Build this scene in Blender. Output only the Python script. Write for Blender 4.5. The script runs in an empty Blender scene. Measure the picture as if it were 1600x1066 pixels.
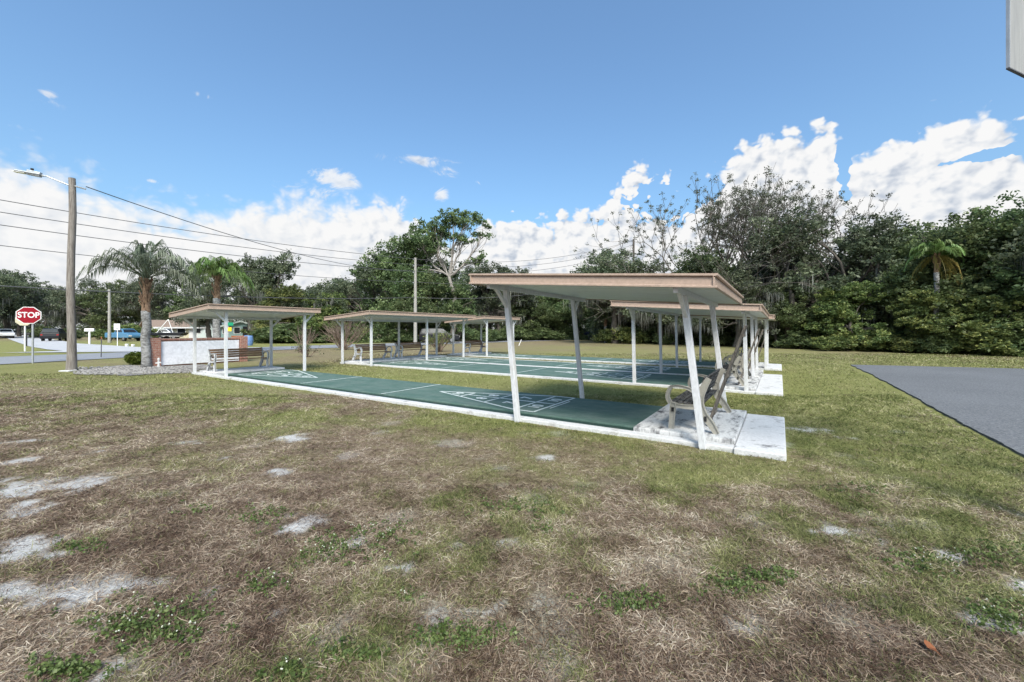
import bpy, math, random
import numpy as np
from mathutils import Vector, Matrix
PI = math.pi
sc = bpy.context.scene
COL = sc.collection
random.seed(7)
RNG = np.random.default_rng(11)

# ------------------------------------------------------------------ frame of the place
EYE = 1.6
TH = math.atan2(-.547, .837)          # the courts run along this direction
def uv(u, v):                          # court grid -> world
    return (-.837*u + .547*v, .547*u + .837*v)
def G(px, py):                         # surveyed ground point
    Y = 640*EYE/(py-515.0)
    return ((px-800)/640*Y, Y)
def P(px, Y):
    return ((px-800)/640*Y, Y)
def Hz(py, Y):
    return EYE + (515-py)/640*Y

# ------------------------------------------------------------------ materials
def newmat(name):
    m = bpy.data.materials.new(name); m.use_nodes = True
    nt = m.node_tree; b = nt.nodes['Principled BSDF']
    return m, nt, b
def N(nt, typ, **kw):
    n = nt.nodes.new(typ)
    for k, v in kw.items():
        if k.startswith('i_'):
            n.inputs[k[2:].replace('_', ' ')].default_value = v
        else: setattr(n, k, v)
    return n
def ramp(nt, fac, stops, interp='LINEAR'):
    r = nt.nodes.new('ShaderNodeValToRGB'); r.color_ramp.interpolation = interp
    e = r.color_ramp.elements
    while len(e) < len(stops): e.new(.5)
    for i, (p, c) in enumerate(stops):
        e[i].position = p; e[i].color = (*c, 1) if len(c) == 3 else c
    nt.links.new(fac, r.inputs[0]); return r.outputs[0]
def mixc(nt, f, a, b, mode='MIX'):
    m = nt.nodes.new('ShaderNodeMix'); m.data_type = 'RGBA'; m.blend_type = mode
    for sock, val in ((m.inputs[0], f), (m.inputs[6], a), (m.inputs[7], b)):
        if hasattr(val, 'is_linked'): nt.links.new(val, sock)
        elif isinstance(val, (int, float)): sock.default_value = val
        else: sock.default_value = (*val, 1)
    return m.outputs[2]
def mth(nt, op, a, b=None, c=None, clamp=False):
    m = nt.nodes.new('ShaderNodeMath'); m.operation = op; m.use_clamp = clamp
    for i, val in enumerate((a, b, c)):
        if val is None: continue
        if hasattr(val, 'is_linked'): nt.links.new(val, m.inputs[i])
        else: m.inputs[i].default_value = val
    return m.outputs[0]
def noise(nt, vec, scale, detail=4, rough=.55, dist=0, dim='3D'):
    n = nt.nodes.new('ShaderNodeTexNoise'); n.noise_dimensions = dim; n.inputs['Scale'].default_value = scale
    n.inputs['Detail'].default_value = detail; n.inputs['Roughness'].default_value = rough
    n.inputs['Distortion'].default_value = dist
    if vec is not None: nt.links.new(vec, n.inputs['Vector'])
    return n.outputs['Fac']
def objco(nt, scale=(1, 1, 1), kind='Object'):
    t = nt.nodes.new('ShaderNodeTexCoord'); m = nt.nodes.new('ShaderNodeMapping')
    m.inputs['Scale'].default_value = scale
    nt.links.new(t.outputs[kind], m.inputs['Vector']); return m.outputs[0]
def bump(nt, b, h, strength=.3, dist=.02):
    n = nt.nodes.new('ShaderNodeBump'); n.inputs['Strength'].default_value = strength
    n.inputs['Distance'].default_value = dist
    nt.links.new(h, n.inputs['Height']); nt.links.new(n.outputs[0], b.inputs['Normal'])

def simple(name, c1, c2, scale=6, rough=.6, bmp=0, spec=.3, vs=(1, 1, 1), metal=0):
    m, nt, b = newmat(name)
    v = objco(nt, vs); f = noise(nt, v, scale, 6, .6)
    nt.links.new(ramp(nt, f, [(.3, c1), (.7, c2)]), b.inputs['Base Color'])
    b.inputs['Roughness'].default_value = rough
    b.inputs['Specular IOR Level'].default_value = spec
    b.inputs['Metallic'].default_value = metal
    if bmp: bump(nt, b, f, bmp, .01)
    return m
M = {}
def weathered(name, base, dirt, lo, hi, scale, rough=.6, streak=(1, 1, 1), bmp=.2, fine=True):
    m, nt, b = newmat(name)
    v = objco(nt, streak)
    f = noise(nt, v, scale, 8, .68); g = noise(nt, v, scale*7, 4, .6)
    mask = ramp(nt, f, [(lo, (0, 0, 0)), (hi, (1, 1, 1))])
    c = mixc(nt, mask, base, dirt)
    g2 = ramp(nt, g, [(.35, (.86, .86, .86)), (.65, (1.05, 1.05, 1.05))])
    c = mixc(nt, 1.0, c, g2, 'MULTIPLY')
    nt.links.new(c, b.inputs['Base Color']); b.inputs['Roughness'].default_value = rough
    b.inputs['Specular IOR Level'].default_value = .3
    if bmp: bump(nt, b, g, bmp, .01)
    return m
M['white'] = weathered('white_paint', (.60, .61, .63), (.42, .42, .40), .60, .78, 5, .45, (1, 1, .35))
M['kerb'] = weathered('kerb_paint', (.56, .56, .56), (.27, .25, .22), .54, .72, 4, .75, bmp=.5)
M['slab'] = weathered('mildewed_slab', (.54, .54, .535), (.06, .06, .065), .49, .66, 3.2, .8, (2.6, .8, 1), bmp=.5)
M['walk'] = weathered('painted_walkway', (.57, .57, .575), (.17, .17, .17), .56, .70, 5, .8, bmp=.5)
M['green'] = weathered('court_green', (.062, .120, .098), (.115, .165, .142), .38, .64, 1.6, .85, (1, 1.6, 1), bmp=.15)
M['gutter'] = weathered('court_gutter', (.016, .045, .033), (.075, .08, .07), .52, .70, 6, .75, bmp=.5)
M['line'] = weathered('line_paint', (.62, .67, .66), (.20, .30, .27), .52, .72, 8, .7, bmp=0)
M['fascia'] = weathered('tan_fascia', (.40, .30, .24), (.32, .245, .20), .55, .8, 3, .45, bmp=.05)
M['underside'] = weathered('panel_underside', (.62, .66, .66), (.42, .45, .44), .5, .8, 2, .4, (1, 4, 1), bmp=.05)
M['wood'] = weathered('bench_wood', (.21, .115, .065), (.34, .25, .18), .45, .7, 5, .8, (8, .8, 8), bmp=.5)
M['oldwood'] = weathered('blackened_wood', (.13, .128, .125), (.018, .018, .02), .38, .58, 4, .85, (10, 1.2, 6), bmp=.6)
M['plank'] = weathered('leaning_plank', (.17, .15, .13), (.04, .036, .034), .45, .66, 5, .85, (8, 8, 1), bmp=.5)
M['frame'] = weathered('bench_frame', (.34, .325, .285), (.28, .26, .22), .55, .78, 9, .55, bmp=.3)
M['black'] = simple('black_cap', (.012, .012, .012), (.03, .03, .03), 9, .6)
M['polewood'] = weathered('pole_wood', (.27, .245, .22), (.12, .10, .085), .42, .66, 5, .9, (6, 6, .45), bmp=.9)
M['paleconc'] = weathered('concrete_pole', (.34, .325, .30), (.24, .23, .21), .5, .7, 3, .8, bmp=.2)
M['galv'] = simple('galvanised', (.34, .36, .37), (.46, .48, .5), 8, .42, 0, .5, metal=.4)
M['wire'] = simple('wire', (.07, .07, .075), (.10, .10, .11), 4, .6)
M['red'] = simple('stop_red', (.27, .006, .016), (.32, .009, .022), 3, .35)
M['signwhite'] = simple('sign_white', (.78, .78, .78), (.82, .82, .82), 3, .35)
M['cream'] = simple('cream_wall', (.62, .58, .42), (.68, .63, .47), 2, .8)
M['mint'] = simple('pale_wall', (.55, .62, .60), (.62, .68, .66), 2, .8)
M['teal'] = simple('teal_trim', (.22, .34, .34), (.27, .39, .38), 2, .7)
M['roof'] = weathered('shingles', (.30, .22, .17), (.20, .15, .12), .4, .6, 9, .9, bmp=.4)
M['roof2'] = weathered('grey_shingles', (.20, .23, .22), (.13, .15, .15), .4, .6, 9, .9, bmp=.4)
M['glass'] = simple('window_glass', (.012, .015, .018), (.025, .03, .036), 1, .25, 0, .4)
M['blue'] = simple('blue_paint', (.07, .19, .33), (.09, .22, .36), 1, .25, 0, .6)
M['silver'] = simple('silver_paint', (.45, .46, .48), (.5, .51, .53), 1, .25, 0, .6, metal=.5)
M['carwhite'] = simple('car_white', (.74, .75, .77), (.78, .79, .8), 1, .25, 0, .6)
M['carblack'] = simple('car_black', (.010, .011, .014), (.015, .016, .02), 1, .4, 0, .3)
M['carnavy'] = simple('car_navy', (.012, .018, .045), (.016, .024, .06), 1, .4, 0, .3)
M['tyre'] = simple('tyre', (.012, .012, .012), (.022, .022, .022), 9, .8)
M['rim'] = simple('rim', (.3, .3, .32), (.4, .4, .42), 1, .3, metal=.8)
M['lamp'] = simple('lamp_lens', (.7, .7, .66), (.75, .75, .7), 1, .1, 0, .8)
M['tail'] = simple('tail_lens', (.35, .01, .01), (.4, .015, .012), 1, .15, 0, .8)
M['stone'] = simple('gravel_stone', (.13, .125, .12), (.36, .345, .33), 40, .85)
M['board'] = weathered('grey_board', (.30, .30, .29), (.24, .24, .24), .4, .7, 1.2, .7, (6, 6, .4), bmp=.15)
M['stucco'] = weathered('white_stucco', (.80, .80, .84), (.70, .70, .74), .5, .8, 1.2, .9, bmp=.12)
M['barrel'] = simple('barrel', (.12, .22, .45), (.16, .27, .5), 3, .5)
M['rust'] = simple('rust', (.22, .07, .03), (.34, .13, .06), 8, .9)
M['yellow'] = simple('yellow_sign', (.75, .50, .02), (.8, .55, .03), 2, .4)
M['greensign'] = simple('street_sign', (.01, .22, .12), (.015, .26, .14), 2, .4)
M['bark'] = weathered('bark', (.13, .115, .10), (.06, .052, .045), .4, .65, 4, .95, (3, 3, .6), bmp=.8)
M['palebark'] = weathered('pale_bark', (.30, .275, .25), (.15, .135, .12), .45, .7, 3, .95, (3, 3, .6), bmp=.6)
M['palmbark'] = weathered('palm_bark', (.33, .33, .325), (.13, .125, .12), .42, .60, 7, .95, (1, 1, 1.8), bmp=.9)
M['boot'] = weathered('palm_boots', (.36, .24, .16), (.13, .08, .055), .4, .62, 5, .95, (3, 3, 1), bmp=.9)
M['leaf_fallen'] = simple('fallen_leaf', (.15, .05, .02), (.22, .08, .03), 20, .7)
M['petal'] = simple('petal', (.50, .52, .42), (.62, .63, .54), 5, .7)

# brick
m, nt, b = newmat('brick'); v = objco(nt)
br = N(nt, 'ShaderNodeTexBrick'); br.inputs['Scale'].default_value = 1.0
br.inputs['Brick Width'].default_value = .21; br.inputs['Row Height'].default_value = .075
br.inputs['Mortar Size'].default_value = .008
br.inputs['Color1'].default_value = (.24, .06, .03, 1); br.inputs['Color2'].default_value = (.36, .13, .075, 1)
br.inputs['Mortar'].default_value = (.36, .30, .26, 1)
cx = N(nt, 'ShaderNodeSeparateXYZ'); nt.links.new(v, cx.inputs[0]); cc = N(nt, 'ShaderNodeCombineXYZ')
nt.links.new(mth(nt, 'ADD', cx.outputs[0], cx.outputs[1]), cc.inputs[0]); nt.links.new(cx.outputs[2], cc.inputs[1])
nt.links.new(cc.outputs[0], br.inputs['Vector'])
nt.links.new(mixc(nt, .35, br.outputs[0], ramp(nt, noise(nt, v, 30, 3), [(.3, (.12, .04, .02)), (.7, (.55, .42, .36))])), b.inputs['Base Color'])
b.inputs['Roughness'].default_value = .9; M['brick'] = m

# asphalt / roads
def asphalt(name, c1, c2, c3):
    m, nt, b = newmat(name); v = objco(nt)
    big = noise(nt, v, .35, 5, .6); fine = noise(nt, v, 26, 5, .85); vo = N(nt, 'ShaderNodeTexVoronoi'); vo.inputs['Scale'].default_value = 70
    nt.links.new(v, vo.inputs['Vector'])
    c = ramp(nt, big, [(.3, c1), (.7, c2)])
    c = mixc(nt, mth(nt, 'MULTIPLY', ramp(nt, fine, [(.44, (0, 0, 0)), (.62, (1, 1, 1))]), .7), c, c3)
    nt.links.new(c, b.inputs['Base Color']); b.inputs['Roughness'].default_value = .85
    bump(nt, b, vo.outputs['Distance'], .5, .008); return m
M['asphalt'] = asphalt('asphalt', (.058, .061, .066), (.098, .102, .109), (.25, .255, .26))
M['road'] = asphalt('road_asphalt', (.17, .18, .20), (.22, .23, .25), (.30, .30, .32))
M['street'] = asphalt('pale_street', (.36, .36, .37), (.42, .42, .43), (.48, .48, .48))
M['bed'] = asphalt('gravel_bed', (.12, .11, .105), (.19, .18, .17), (.32, .30, .29))

# leaves
def leafmat(name, dark, mid, light, trans=.38, rough=.5):
    m, nt, b = newmat(name)
    a = N(nt, 'ShaderNodeAttribute', attribute_name='rnd')
    c = ramp(nt, a.outputs['Fac'], [(0, dark), (.55, mid), (1, light)])
    oi = N(nt, 'ShaderNodeObjectInfo')
    hs = N(nt, 'ShaderNodeHueSaturation'); nt.links.new(c, hs.inputs['Color'])
    nt.links.new(mth(nt, 'MULTIPLY_ADD', oi.outputs['Random'], .03, .488), hs.inputs['Hue'])
    nt.links.new(mth(nt, 'MULTIPLY_ADD', oi.outputs['Random'], .35, .82), hs.inputs['Value'])
    nt.links.new(hs.outputs[0], b.inputs['Base Color'])
    b.inputs['Roughness'].default_value = rough; b.inputs['Specular IOR Level'].default_value = .35
    t = N(nt, 'ShaderNodeBsdfTranslucent'); nt.links.new(hs.outputs[0], t.inputs['Color'])
    mx = N(nt, 'ShaderNodeMixShader'); mx.inputs[0].default_value = trans
    nt.links.new(b.outputs[0], mx.inputs[1]); nt.links.new(t.outputs[0], mx.inputs[2])
    nt.links.new(mx.outputs[0], nt.nodes['Material Output'].inputs[0]); return m
M['lf_oak'] = leafmat('oak_leaves', (.042, .060, .034), (.108, .136, .076), (.28, .31, .19))
M['lf_green'] = leafmat('green_leaves', (.042, .068, .027), (.108, .150, .060), (.28, .33, .14))
M['lf_vine'] = leafmat('vine_leaves', (.044, .070, .024), (.125, .162, .052), (.38, .39, .13))
M['lf_dry'] = leafmat('sparse_leaves', (.05, .055, .038), (.10, .11, .07), (.20, .21, .14))
M['lf_palm'] = leafmat('palm_fronds', (.05, .072, .042), (.12, .15, .095), (.34, .36, .28))
M['lf_palmb'] = leafmat('bright_fronds', (.07, .13, .035), (.15, .23, .065), (.32, .41, .16))
M['lf_yellow'] = leafmat('yellow_fronds', (.16, .13, .035), (.25, .20, .06), (.34, .28, .10))
M['moss'] = leafmat('spanish_moss', (.09, .095, .085), (.16, .165, .145), (.26, .265, .235), .2, .9)
M['lf_weed'] = leafmat('weed_leaves', (.045, .075, .02), (.11, .16, .045), (.24, .29, .11))
M['lf_hedge'] = leafmat('hedge_leaves', (.05, .08, .012), (.12, .16, .02), (.24, .28, .05))
M['twig'] = simple('dry_twigs', (.17, .125, .095), (.26, .20, .16), 5, .9)

# ------------------------------------------------------------------ mesh helpers
class MB:
    def __init__(s): s.v = []; s.f = []
    def add(s, vs, fs):
        o = len(s.v); s.v += [tuple(p) for p in vs]; s.f += [tuple(i+o for i in f) for f in fs]; return s
    def box(s, c, d, mat=None):
        x, y, z = c; a, b, h = d[0]/2, d[1]/2, d[2]/2
        vs = [(x+i*a, y+j*b, z+k*h) for k in (-1, 1) for j in (-1, 1) for i in (-1, 1)]
        if mat is not None: vs = [mat @ Vector(p) for p in vs]
        return s.add(vs, [(0, 2, 3, 1), (4, 5, 7, 6), (0, 1, 5, 4), (2, 6, 7, 3), (0, 4, 6, 2), (1, 3, 7, 5)])
    def box2(s, lo, hi):
        return s.box([(a+b)/2 for a, b in zip(lo, hi)], [b-a for a, b in zip(lo, hi)])
    def bar(s, p, q, w, h, up=(0, 0, 1)):
        p, q = Vector(p), Vector(q); d = (q-p).normalized(); u = Vector(up)
        r = d.cross(u)
        if r.length < 1e-4: r = d.cross(Vector((1, 0, 0)))
        r.normalize(); n = r.cross(d).normalized()
        vs = []
        for c in (p, q):
            for i, j in ((-1, -1), (1, -1), (1, 1), (-1, 1)): vs.append(c+r*i*w/2+n*j*h/2)
        return s.add(vs, [(0, 3, 2, 1), (4, 5, 6, 7), (0, 1, 5, 4), (1, 2, 6, 5), (2, 3, 7, 6), (3, 0, 4, 7)])
    def tube(s, pts, rads, n=8, cap=True):
        pts = [Vector(p) for p in pts]; vs = []; fs = []
        if isinstance(rads, (int, float)): rads = [rads]*len(pts)
        ref = None
        for i, p in enumerate(pts):
            d = (pts[min(i+1, len(pts)-1)]-pts[max(i-1, 0)]).normalized()
            if ref is None: ref = d.orthogonal().normalized()
            ref = (ref-d*ref.dot(d)); ref = ref.normalized() if ref.length > 1e-5 else d.orthogonal().normalized()
            b2 = d.cross(ref)
            for k in range(n):
                a = 2*PI*k/n; vs.append(p+(ref*math.cos(a)+b2*math.sin(a))*rads[i])
        for i in range(len(pts)-1):
            for k in range(n):
                k2 = (k+1) % n; fs.append((i*n+k, i*n+k2, (i+1)*n+k2, (i+1)*n+k))
        if cap: fs.append(tuple(range(n-1, -1, -1))); fs.append(tuple((len(pts)-1)*n+k for k in range(n)))
        return s.add(vs, fs)
    def prism(s, poly, lo, hi, axis='z'):
        n = len(poly)
        def mk(p, h):
            return {'z': (p[0], p[1], h), 'y': (p[0], h, p[1]), 'x': (h, p[0], p[1])}[axis]
        vs = [mk(p, lo) for p in poly]+[mk(p, hi) for p in poly]
        fs = [tuple(range(n-1, -1, -1)), tuple(range(n, 2*n))]+[(i, (i+1) % n, n+(i+1) % n, n+i) for i in range(n)]
        return s.add(vs, fs)
    def strip(s, outline_a, outline_b, lo, hi):
        # band between two polylines (x,z), extruded in y
        n = len(outline_a)
        for i in range(n-1):
            q = [outline_a[i], outline_a[i+1], outline_b[i+1], outline_b[i]]
            vs = [(p[0], lo, p[1]) for p in q]+[(p[0], hi, p[1]) for p in q]
            s.add(vs, [(3, 2, 1, 0), (4, 5, 6, 7), (0, 1, 5, 4), (2, 3, 7, 6)]+([(3, 0, 4, 7)] if i == 0 else [])+([(1, 2, 6, 5)] if i == n-2 else []))
        return s
    def mesh(s, name, mat, bev=0):
        me = bpy.data.meshes.new(name); me.from_pydata([tuple(p) for p in s.v], [], s.f); me.update()
        if mat: me.materials.append(mat)
        return me
    def build(s, name, mat, parent=None, bev=0, smooth=False, loc=None, rotz=0):
        me = s.mesh(name, mat); o = bpy.data.objects.new(name, me); COL.objects.link(o)
        if smooth:
            me.polygons.foreach_set('use_smooth', [True]*len(me.polygons))
        if bev:
            md = o.modifiers.new('bevel', 'BEVEL'); md.width = bev; md.segments = 2; md.limit_method = 'ANGLE'
        if parent: o.parent = parent
        if loc is not None: o.location = loc
        o.rotation_euler.z = rotz
        return o
def npmesh(name, V, loops, k, mat, rnd=None, extra=None):
    me = bpy.data.meshes.new(name); n = len(V); nf = len(loops)//k
    me.vertices.add(n); me.vertices.foreach_set('co', np.ascontiguousarray(V, dtype=np.float32).ravel())
    me.loops.add(len(loops)); me.loops.foreach_set('vertex_index', np.ascontiguousarray(loops, dtype=np.int32))
    me.polygons.add(nf); me.polygons.foreach_set('loop_start', np.arange(0, nf*k, k, dtype=np.int32))
    me.update(calc_edges=True); me.validate()
    me.materials.append(mat)
    at = dict(extra or {})
    if rnd is not None: at['rnd'] = rnd
    for kk, arr in at.items():
        a = me.attributes.new(kk, 'FLOAT', 'POINT'); a.data.foreach_set('value', np.ascontiguousarray(arr, dtype=np.float32))
    return me
def link(name, me, parent=None, loc=(0, 0, 0)):
    o = bpy.data.objects.new(name, me); COL.objects.link(o); o.location = loc
    if parent: o.parent = parent
    return o
def tag(o, label=None, cat=None, group=None, kind=None):
    if label: o['label'] = label
    if cat: o['category'] = cat
    if group: o['group'] = group
    if kind: o['kind'] = kind
    return o
def thing(name, label, cat, loc=(0, 0, 0), rotz=0, group=None):
    o = bpy.data.objects.new(name, None); COL.objects.link(o); o.empty_display_size = .3
    o.location = loc; o.rotation_euler.z = rotz
    return tag(o, label, cat, group)
def copy_tree(o, parent=None):
    c = o.copy(); COL.objects.link(c)
    if parent: c.parent = parent
    for ch in [x for x in bpy.data.objects if x.parent == o]: copy_tree(ch, c)
    return c
def text(name, s, size, mat, parent, loc, rot, extrude=.002, track=1.0):
    cu = bpy.data.curves.new(name, 'FONT'); cu.body = s; cu.size = size; cu.extrude = extrude
    cu.align_x = 'CENTER'; cu.align_y = 'CENTER'; cu.space_character = track; cu.offset = size*.022
    t = bpy.data.objects.new(name+'_tmp', cu); COL.objects.link(t)
    dg = bpy.context.evaluated_depsgraph_get(); dg.update()
    me = bpy.data.meshes.new_from_object(t.evaluated_get(dg)); bpy.data.objects.remove(t); bpy.data.curves.remove(cu)
    me.name = name; me.materials.clear(); me.materials.append(mat)
    o = bpy.data.objects.new(name, me); COL.objects.link(o); o.parent = parent; o.location = loc; o.rotation_euler = rot
    return o

# ------------------------------------------------------------------ value noise
_T = np.random.default_rng(3).random((256, 256))
def vn(x, y):
    x = np.asarray(x, float); y = np.asarray(y, float)
    xi = np.floor(x).astype(int); yi = np.floor(y).astype(int); fx = x-xi; fy = y-yi
    fx = fx*fx*(3-2*fx); fy = fy*fy*(3-2*fy)
    g = lambda a, b: _T[a & 255, b & 255]
    return (g(xi, yi)*(1-fx)+g(xi+1, yi)*fx)*(1-fy)+(g(xi, yi+1)*(1-fx)+g(xi+1, yi+1)*fx)*fy
def fbm(x, y, s, o=4, seed=0):
    r = 0; a = .5; t = 0
    for k in range(o):
        r = r+a*vn(x*s+seed*17.3+k*31.7, y*s+seed*9.1+k*12.9); t += a; a *= .55; s *= 2.1
    return r/t
sig = lambda x: 1/(1+np.exp(-np.clip(x, -30, 30)))
SAND = [(40, 762, 95, 12), (30, 800, 50, 14), (95, 790, 60, 8), (50, 850, 45, 12), (10, 870, 22, 16), (165, 705, 25, 4), (290, 692, 16, 3), (455, 683, 22, 5), (345, 717, 14, 3),
        (265, 797, 30, 5), (388, 782, 12, 8), (480, 820, 40, 8), (750, 848, 38, 7), (740, 955, 48, 18), (60, 925, 60, 14), (125, 930, 40, 15), (200, 910, 40, 8), (90, 985, 50, 12),
        (215, 1040, 40, 22), (330, 925, 18, 6), (430, 960, 14, 5), (630, 888, 14, 5), (1142, 972, 24, 9), (1065, 980, 12, 6), 
        (1300, 830, 25, 6), (1500, 873, 25, 6), (1385, 850, 14, 5), (1590, 918, 18, 8), (1540, 970, 30, 6), (1265, 672, 20, 3), (1335, 685, 12, 2), (25, 720, 30, 4),
        (20, 690, 20, 3), (430, 735, 12, 3), (850, 715, 10, 2), (1275, 815, 16, 4), (560, 845, 20, 4), (1100, 700, 12, 2)]
SW = []
for px, py, rx, ry in SAND:
    x, y = G(px, py); x2, _ = G(px+rx, py); _, y1 = G(px, py-ry); _, y2 = G(px, py+ry)
    SW.append((x, y, abs(x2-x), max(.06, abs(y1-y2)/2)))
def sandf(x, y):
    n = fbm(x, y, 2.6, 5, 5); n2 = fbm(x, y, 8, 3, 8)
    d = np.full(np.shape(x), 9.0)
    for cx_, cy_, a, b_ in SW:
        d = np.minimum(d, np.sqrt(((x-cx_)/a)**2+((y-cy_)/b_)**2))
    s = sig((.72-d+(n-.5)*4.6+(n2-.5)*3.4)*4.0)*(.72+.45*fbm(x, y, 6, 2, 3))
    small = sig((fbm(x, y, 1.7, 4, 12)-.715)*55)*np.clip((9-y)/3, 0, 1)*np.clip(1.2-np.abs(x-2)/9+.4, 0, 1)
    return np.clip(s+small*.35, 0, 1)
def greenf(x, y):
    yb = np.interp(x, [-14, -10, -5, -2, 0, 1.5, 3, 5, 9], [11.5, 10, 8.2, 7.1, 5.3, 3.7, 3.0, 3.2, 3.8])
    n = fbm(x, y, .55, 4, 1); n2 = fbm(x, y, 2.3, 4, 2)
    g = sig(((y-yb)/1.25+(n-.5)*5.5+(n2-.5)*4.5)*1.0)
    far = np.clip((y-13)/18, 0, 1)
    u = -.837*x+.547*y; v = .547*x+.837*y
    dry = sig((fbm(x, y, .33, 4, 4)-.52)*16)*.6
    g = g*(1-.55*dry*(.35+far))*(1-.35*far)
    g = g*(1-.75*np.exp(-((v-5.55)/.35)**2)*np.clip((u-5)/2, 0, 1)*sig((fbm(x, y, .5, 2, 9)-.45)*14))
    # dry strips in the field beyond the left shelters
    g = g*(1-.6*sig((u-17.5)*1.2)*sig((v-9)*1.0)*sig((fbm(x, y, .4, 3, 6)-.35)*10))
    g = np.maximum(g, sig((u-36)*1.5)*sig((60-y)*.2)*.95)
    return np.clip(g+.06, 0, 1)

# ------------------------------------------------------------------ ground
def spaced(lo, hi, fine_lo, fine_hi, step, grow):
    a = list(np.arange(fine_lo, fine_hi, step)); s = step; x = a[-1]
    while x < hi: s *= grow; x += s; a.append(min(x, hi))
    s = step; x = a[0]; b2 = []
    while x > lo: s *= grow; x -= s; b2.append(max(x, lo))
    return np.array(b2[::-1]+a)
xs = spaced(-900, 900, -7, 7, .07, 1.045); ys = spaced(-60, 1500, 1.2, 10, .07, 1.04)
XX, YY = np.meshgrid(xs, ys); nx, ny = len(xs), len(ys)
ZZ = (fbm(XX, YY, 3, 3, 21)-.5)*.035*np.clip((30-YY)/20, 0, 1)
V = np.stack([XX.ravel(), YY.ravel(), ZZ.ravel()], 1)
I = np.arange(nx*ny).reshape(ny, nx)
L = np.stack([I[:-1, :-1], I[:-1, 1:], I[1:, 1:], I[1:, :-1]], -1).reshape(-1)
m, nt, b = newmat('lawn')
ag = N(nt, 'ShaderNodeAttribute', attribute_name='green').outputs['Fac']; asd = N(nt, 'ShaderNodeAttribute', attribute_name='sand').outputs['Fac']
v = objco(nt); f1 = noise(nt, v, 14, 6, .75, .4); f2 = noise(nt, v, 60, 4, .7); f3 = noise(nt, v, .6, 5, .6); f4 = noise(nt, objco(nt, (1, 3.5, 1)), 1.6, 6, .7)
brown = ramp(nt, f1, [(.28, (.075, .050, .036)), (.5, (.20, .148, .108)), (.72, (.38, .30, .225))])
grn = ramp(nt, f1, [(.28, (.065, .078, .02)), (.5, (.185, .20, .062)), (.72, (.34, .33, .13))])
grn = mixc(nt, ramp(nt, f3, [(.35, (0, 0, 0)), (.7, (.8, .8, .8))]), grn, ramp(nt, f2, [(.3, (.16, .165, .05)), (.7, (.34, .31, .15))]))
gm = mth(nt, 'ADD', ag, mth(nt, 'MULTIPLY', mth(nt, 'SUBTRACT', f4, .5), 1.3), clamp=True)
c = mixc(nt, gm, brown, grn)
sandc = ramp(nt, f2, [(.3, (.40, .39, .38)), (.7, (.62, .61, .595))])
sm = mth(nt, 'MULTIPLY', asd, ramp(nt, f1, [(.25, (.25, .25, .25)), (.45, (1, 1, 1))]))
c = mixc(nt, sm, c, sandc)
nt.links.new(c, b.inputs['Base Color']); b.inputs['Roughness'].default_value = .95; b.inputs['Specular IOR Level'].default_value = .1
bump(nt, b, mth(nt, 'ADD', f1, f2), .8, .03)
M['lawn'] = m
me = npmesh('ground', V, L, 4, m, extra={'green': greenf(XX, YY).ravel(), 'sand': sandf(XX, YY).ravel()})
me.polygons.foreach_set('use_smooth', [True]*len(me.polygons))
tag(link('ground', me), 'lawn', kind='structure')

def sheet(name, pts, z, mat, kind='structure', thick=.0):
    mb = MB()
    if thick: mb.prism(pts, z-thick, z)
    else: mb.add([(x, y, z) for x, y in pts], [tuple(range(len(pts)))])
    o = mb.build(name, mat); o['kind'] = kind; return o
# driveway on the right
dr = [uv(-2.65, 23.6), uv(-2.7, 18), uv(-2.62, 12), uv(-2.55, 7.7), uv(-2.5, 2), uv(-2.6, -12), uv(-30, -12), uv(-40, 27.5), uv(-14, 25.8), uv(-8.3, 25.0)]
_p = []
for i in range(len(dr)):
    p, q = dr[i], dr[(i+1) % len(dr)]; L_ = math.hypot(q[0]-p[0], q[1]-p[1]); n = max(1, int(L_/.12)) if i in (0, 1, 2, 3, 9) else 1
    for k in range(n):
        x, y = p[0]+(q[0]-p[0])*k/n, p[1]+(q[1]-p[1])*k/n; e = (float(fbm(x, y, 1.6, 4, 3))-.5)*.13
        _p.append((x+e*.837, y-e*.547))
sheet('driveway', _p[::-1], .032, M['asphalt'], thick=.1)
# main road
near = [(27, -40), (27.6, -10), (28.6, -3), (29.6, 3.5), (31.0, 8), (32.2, 13), (32.4, 20), (31.2, 31), (28.6, 44), (25.6, 58), (20.5, 80), (8, 120)]
far = [(33.5, -40), (34, -10), (36.0, -2), (37.3, 2.0), (38.0, 8), (38.7, 13), (38.7, 20), (37.6, 31), (35, 44), (32.0, 59), (27, 82), (15, 124)]
mb = MB()
for i in range(len(near)-1):
    mb.add([(*uv(*near[i]), .03), (*uv(*near[i+1]), .03), (*uv(*far[i+1]), .03), (*uv(*far[i]), .03)], [(0, 1, 2, 3)])
mb.build('road', M['road'])['kind'] = 'structure'
st = [(-27.5, 31.2), (-30.3, 33.8), (-35, 36.6), (-49, 45.7), (-73.5, 63), (-200, 158), (-196, 170), (-73, 69.5), (-49, 52.2), (-31.5, 40.5), (-27.5, 41.5), (-24.5, 38)]
st = [(-34.5, 27.6), (-32.9, 30.0), (-36.5, 32.2), (-45.2, 38.3), (-83.6, 68), (-250, 199), (-244, 206), (-73.5, 65.5), (-49, 46.2), (-34, 37), (-27.6, 34.4), (-22.0, 36.2), (-21, 33.6), (-27, 29)]
sheet('street', st[::-1], .036, M['street'])

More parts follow.
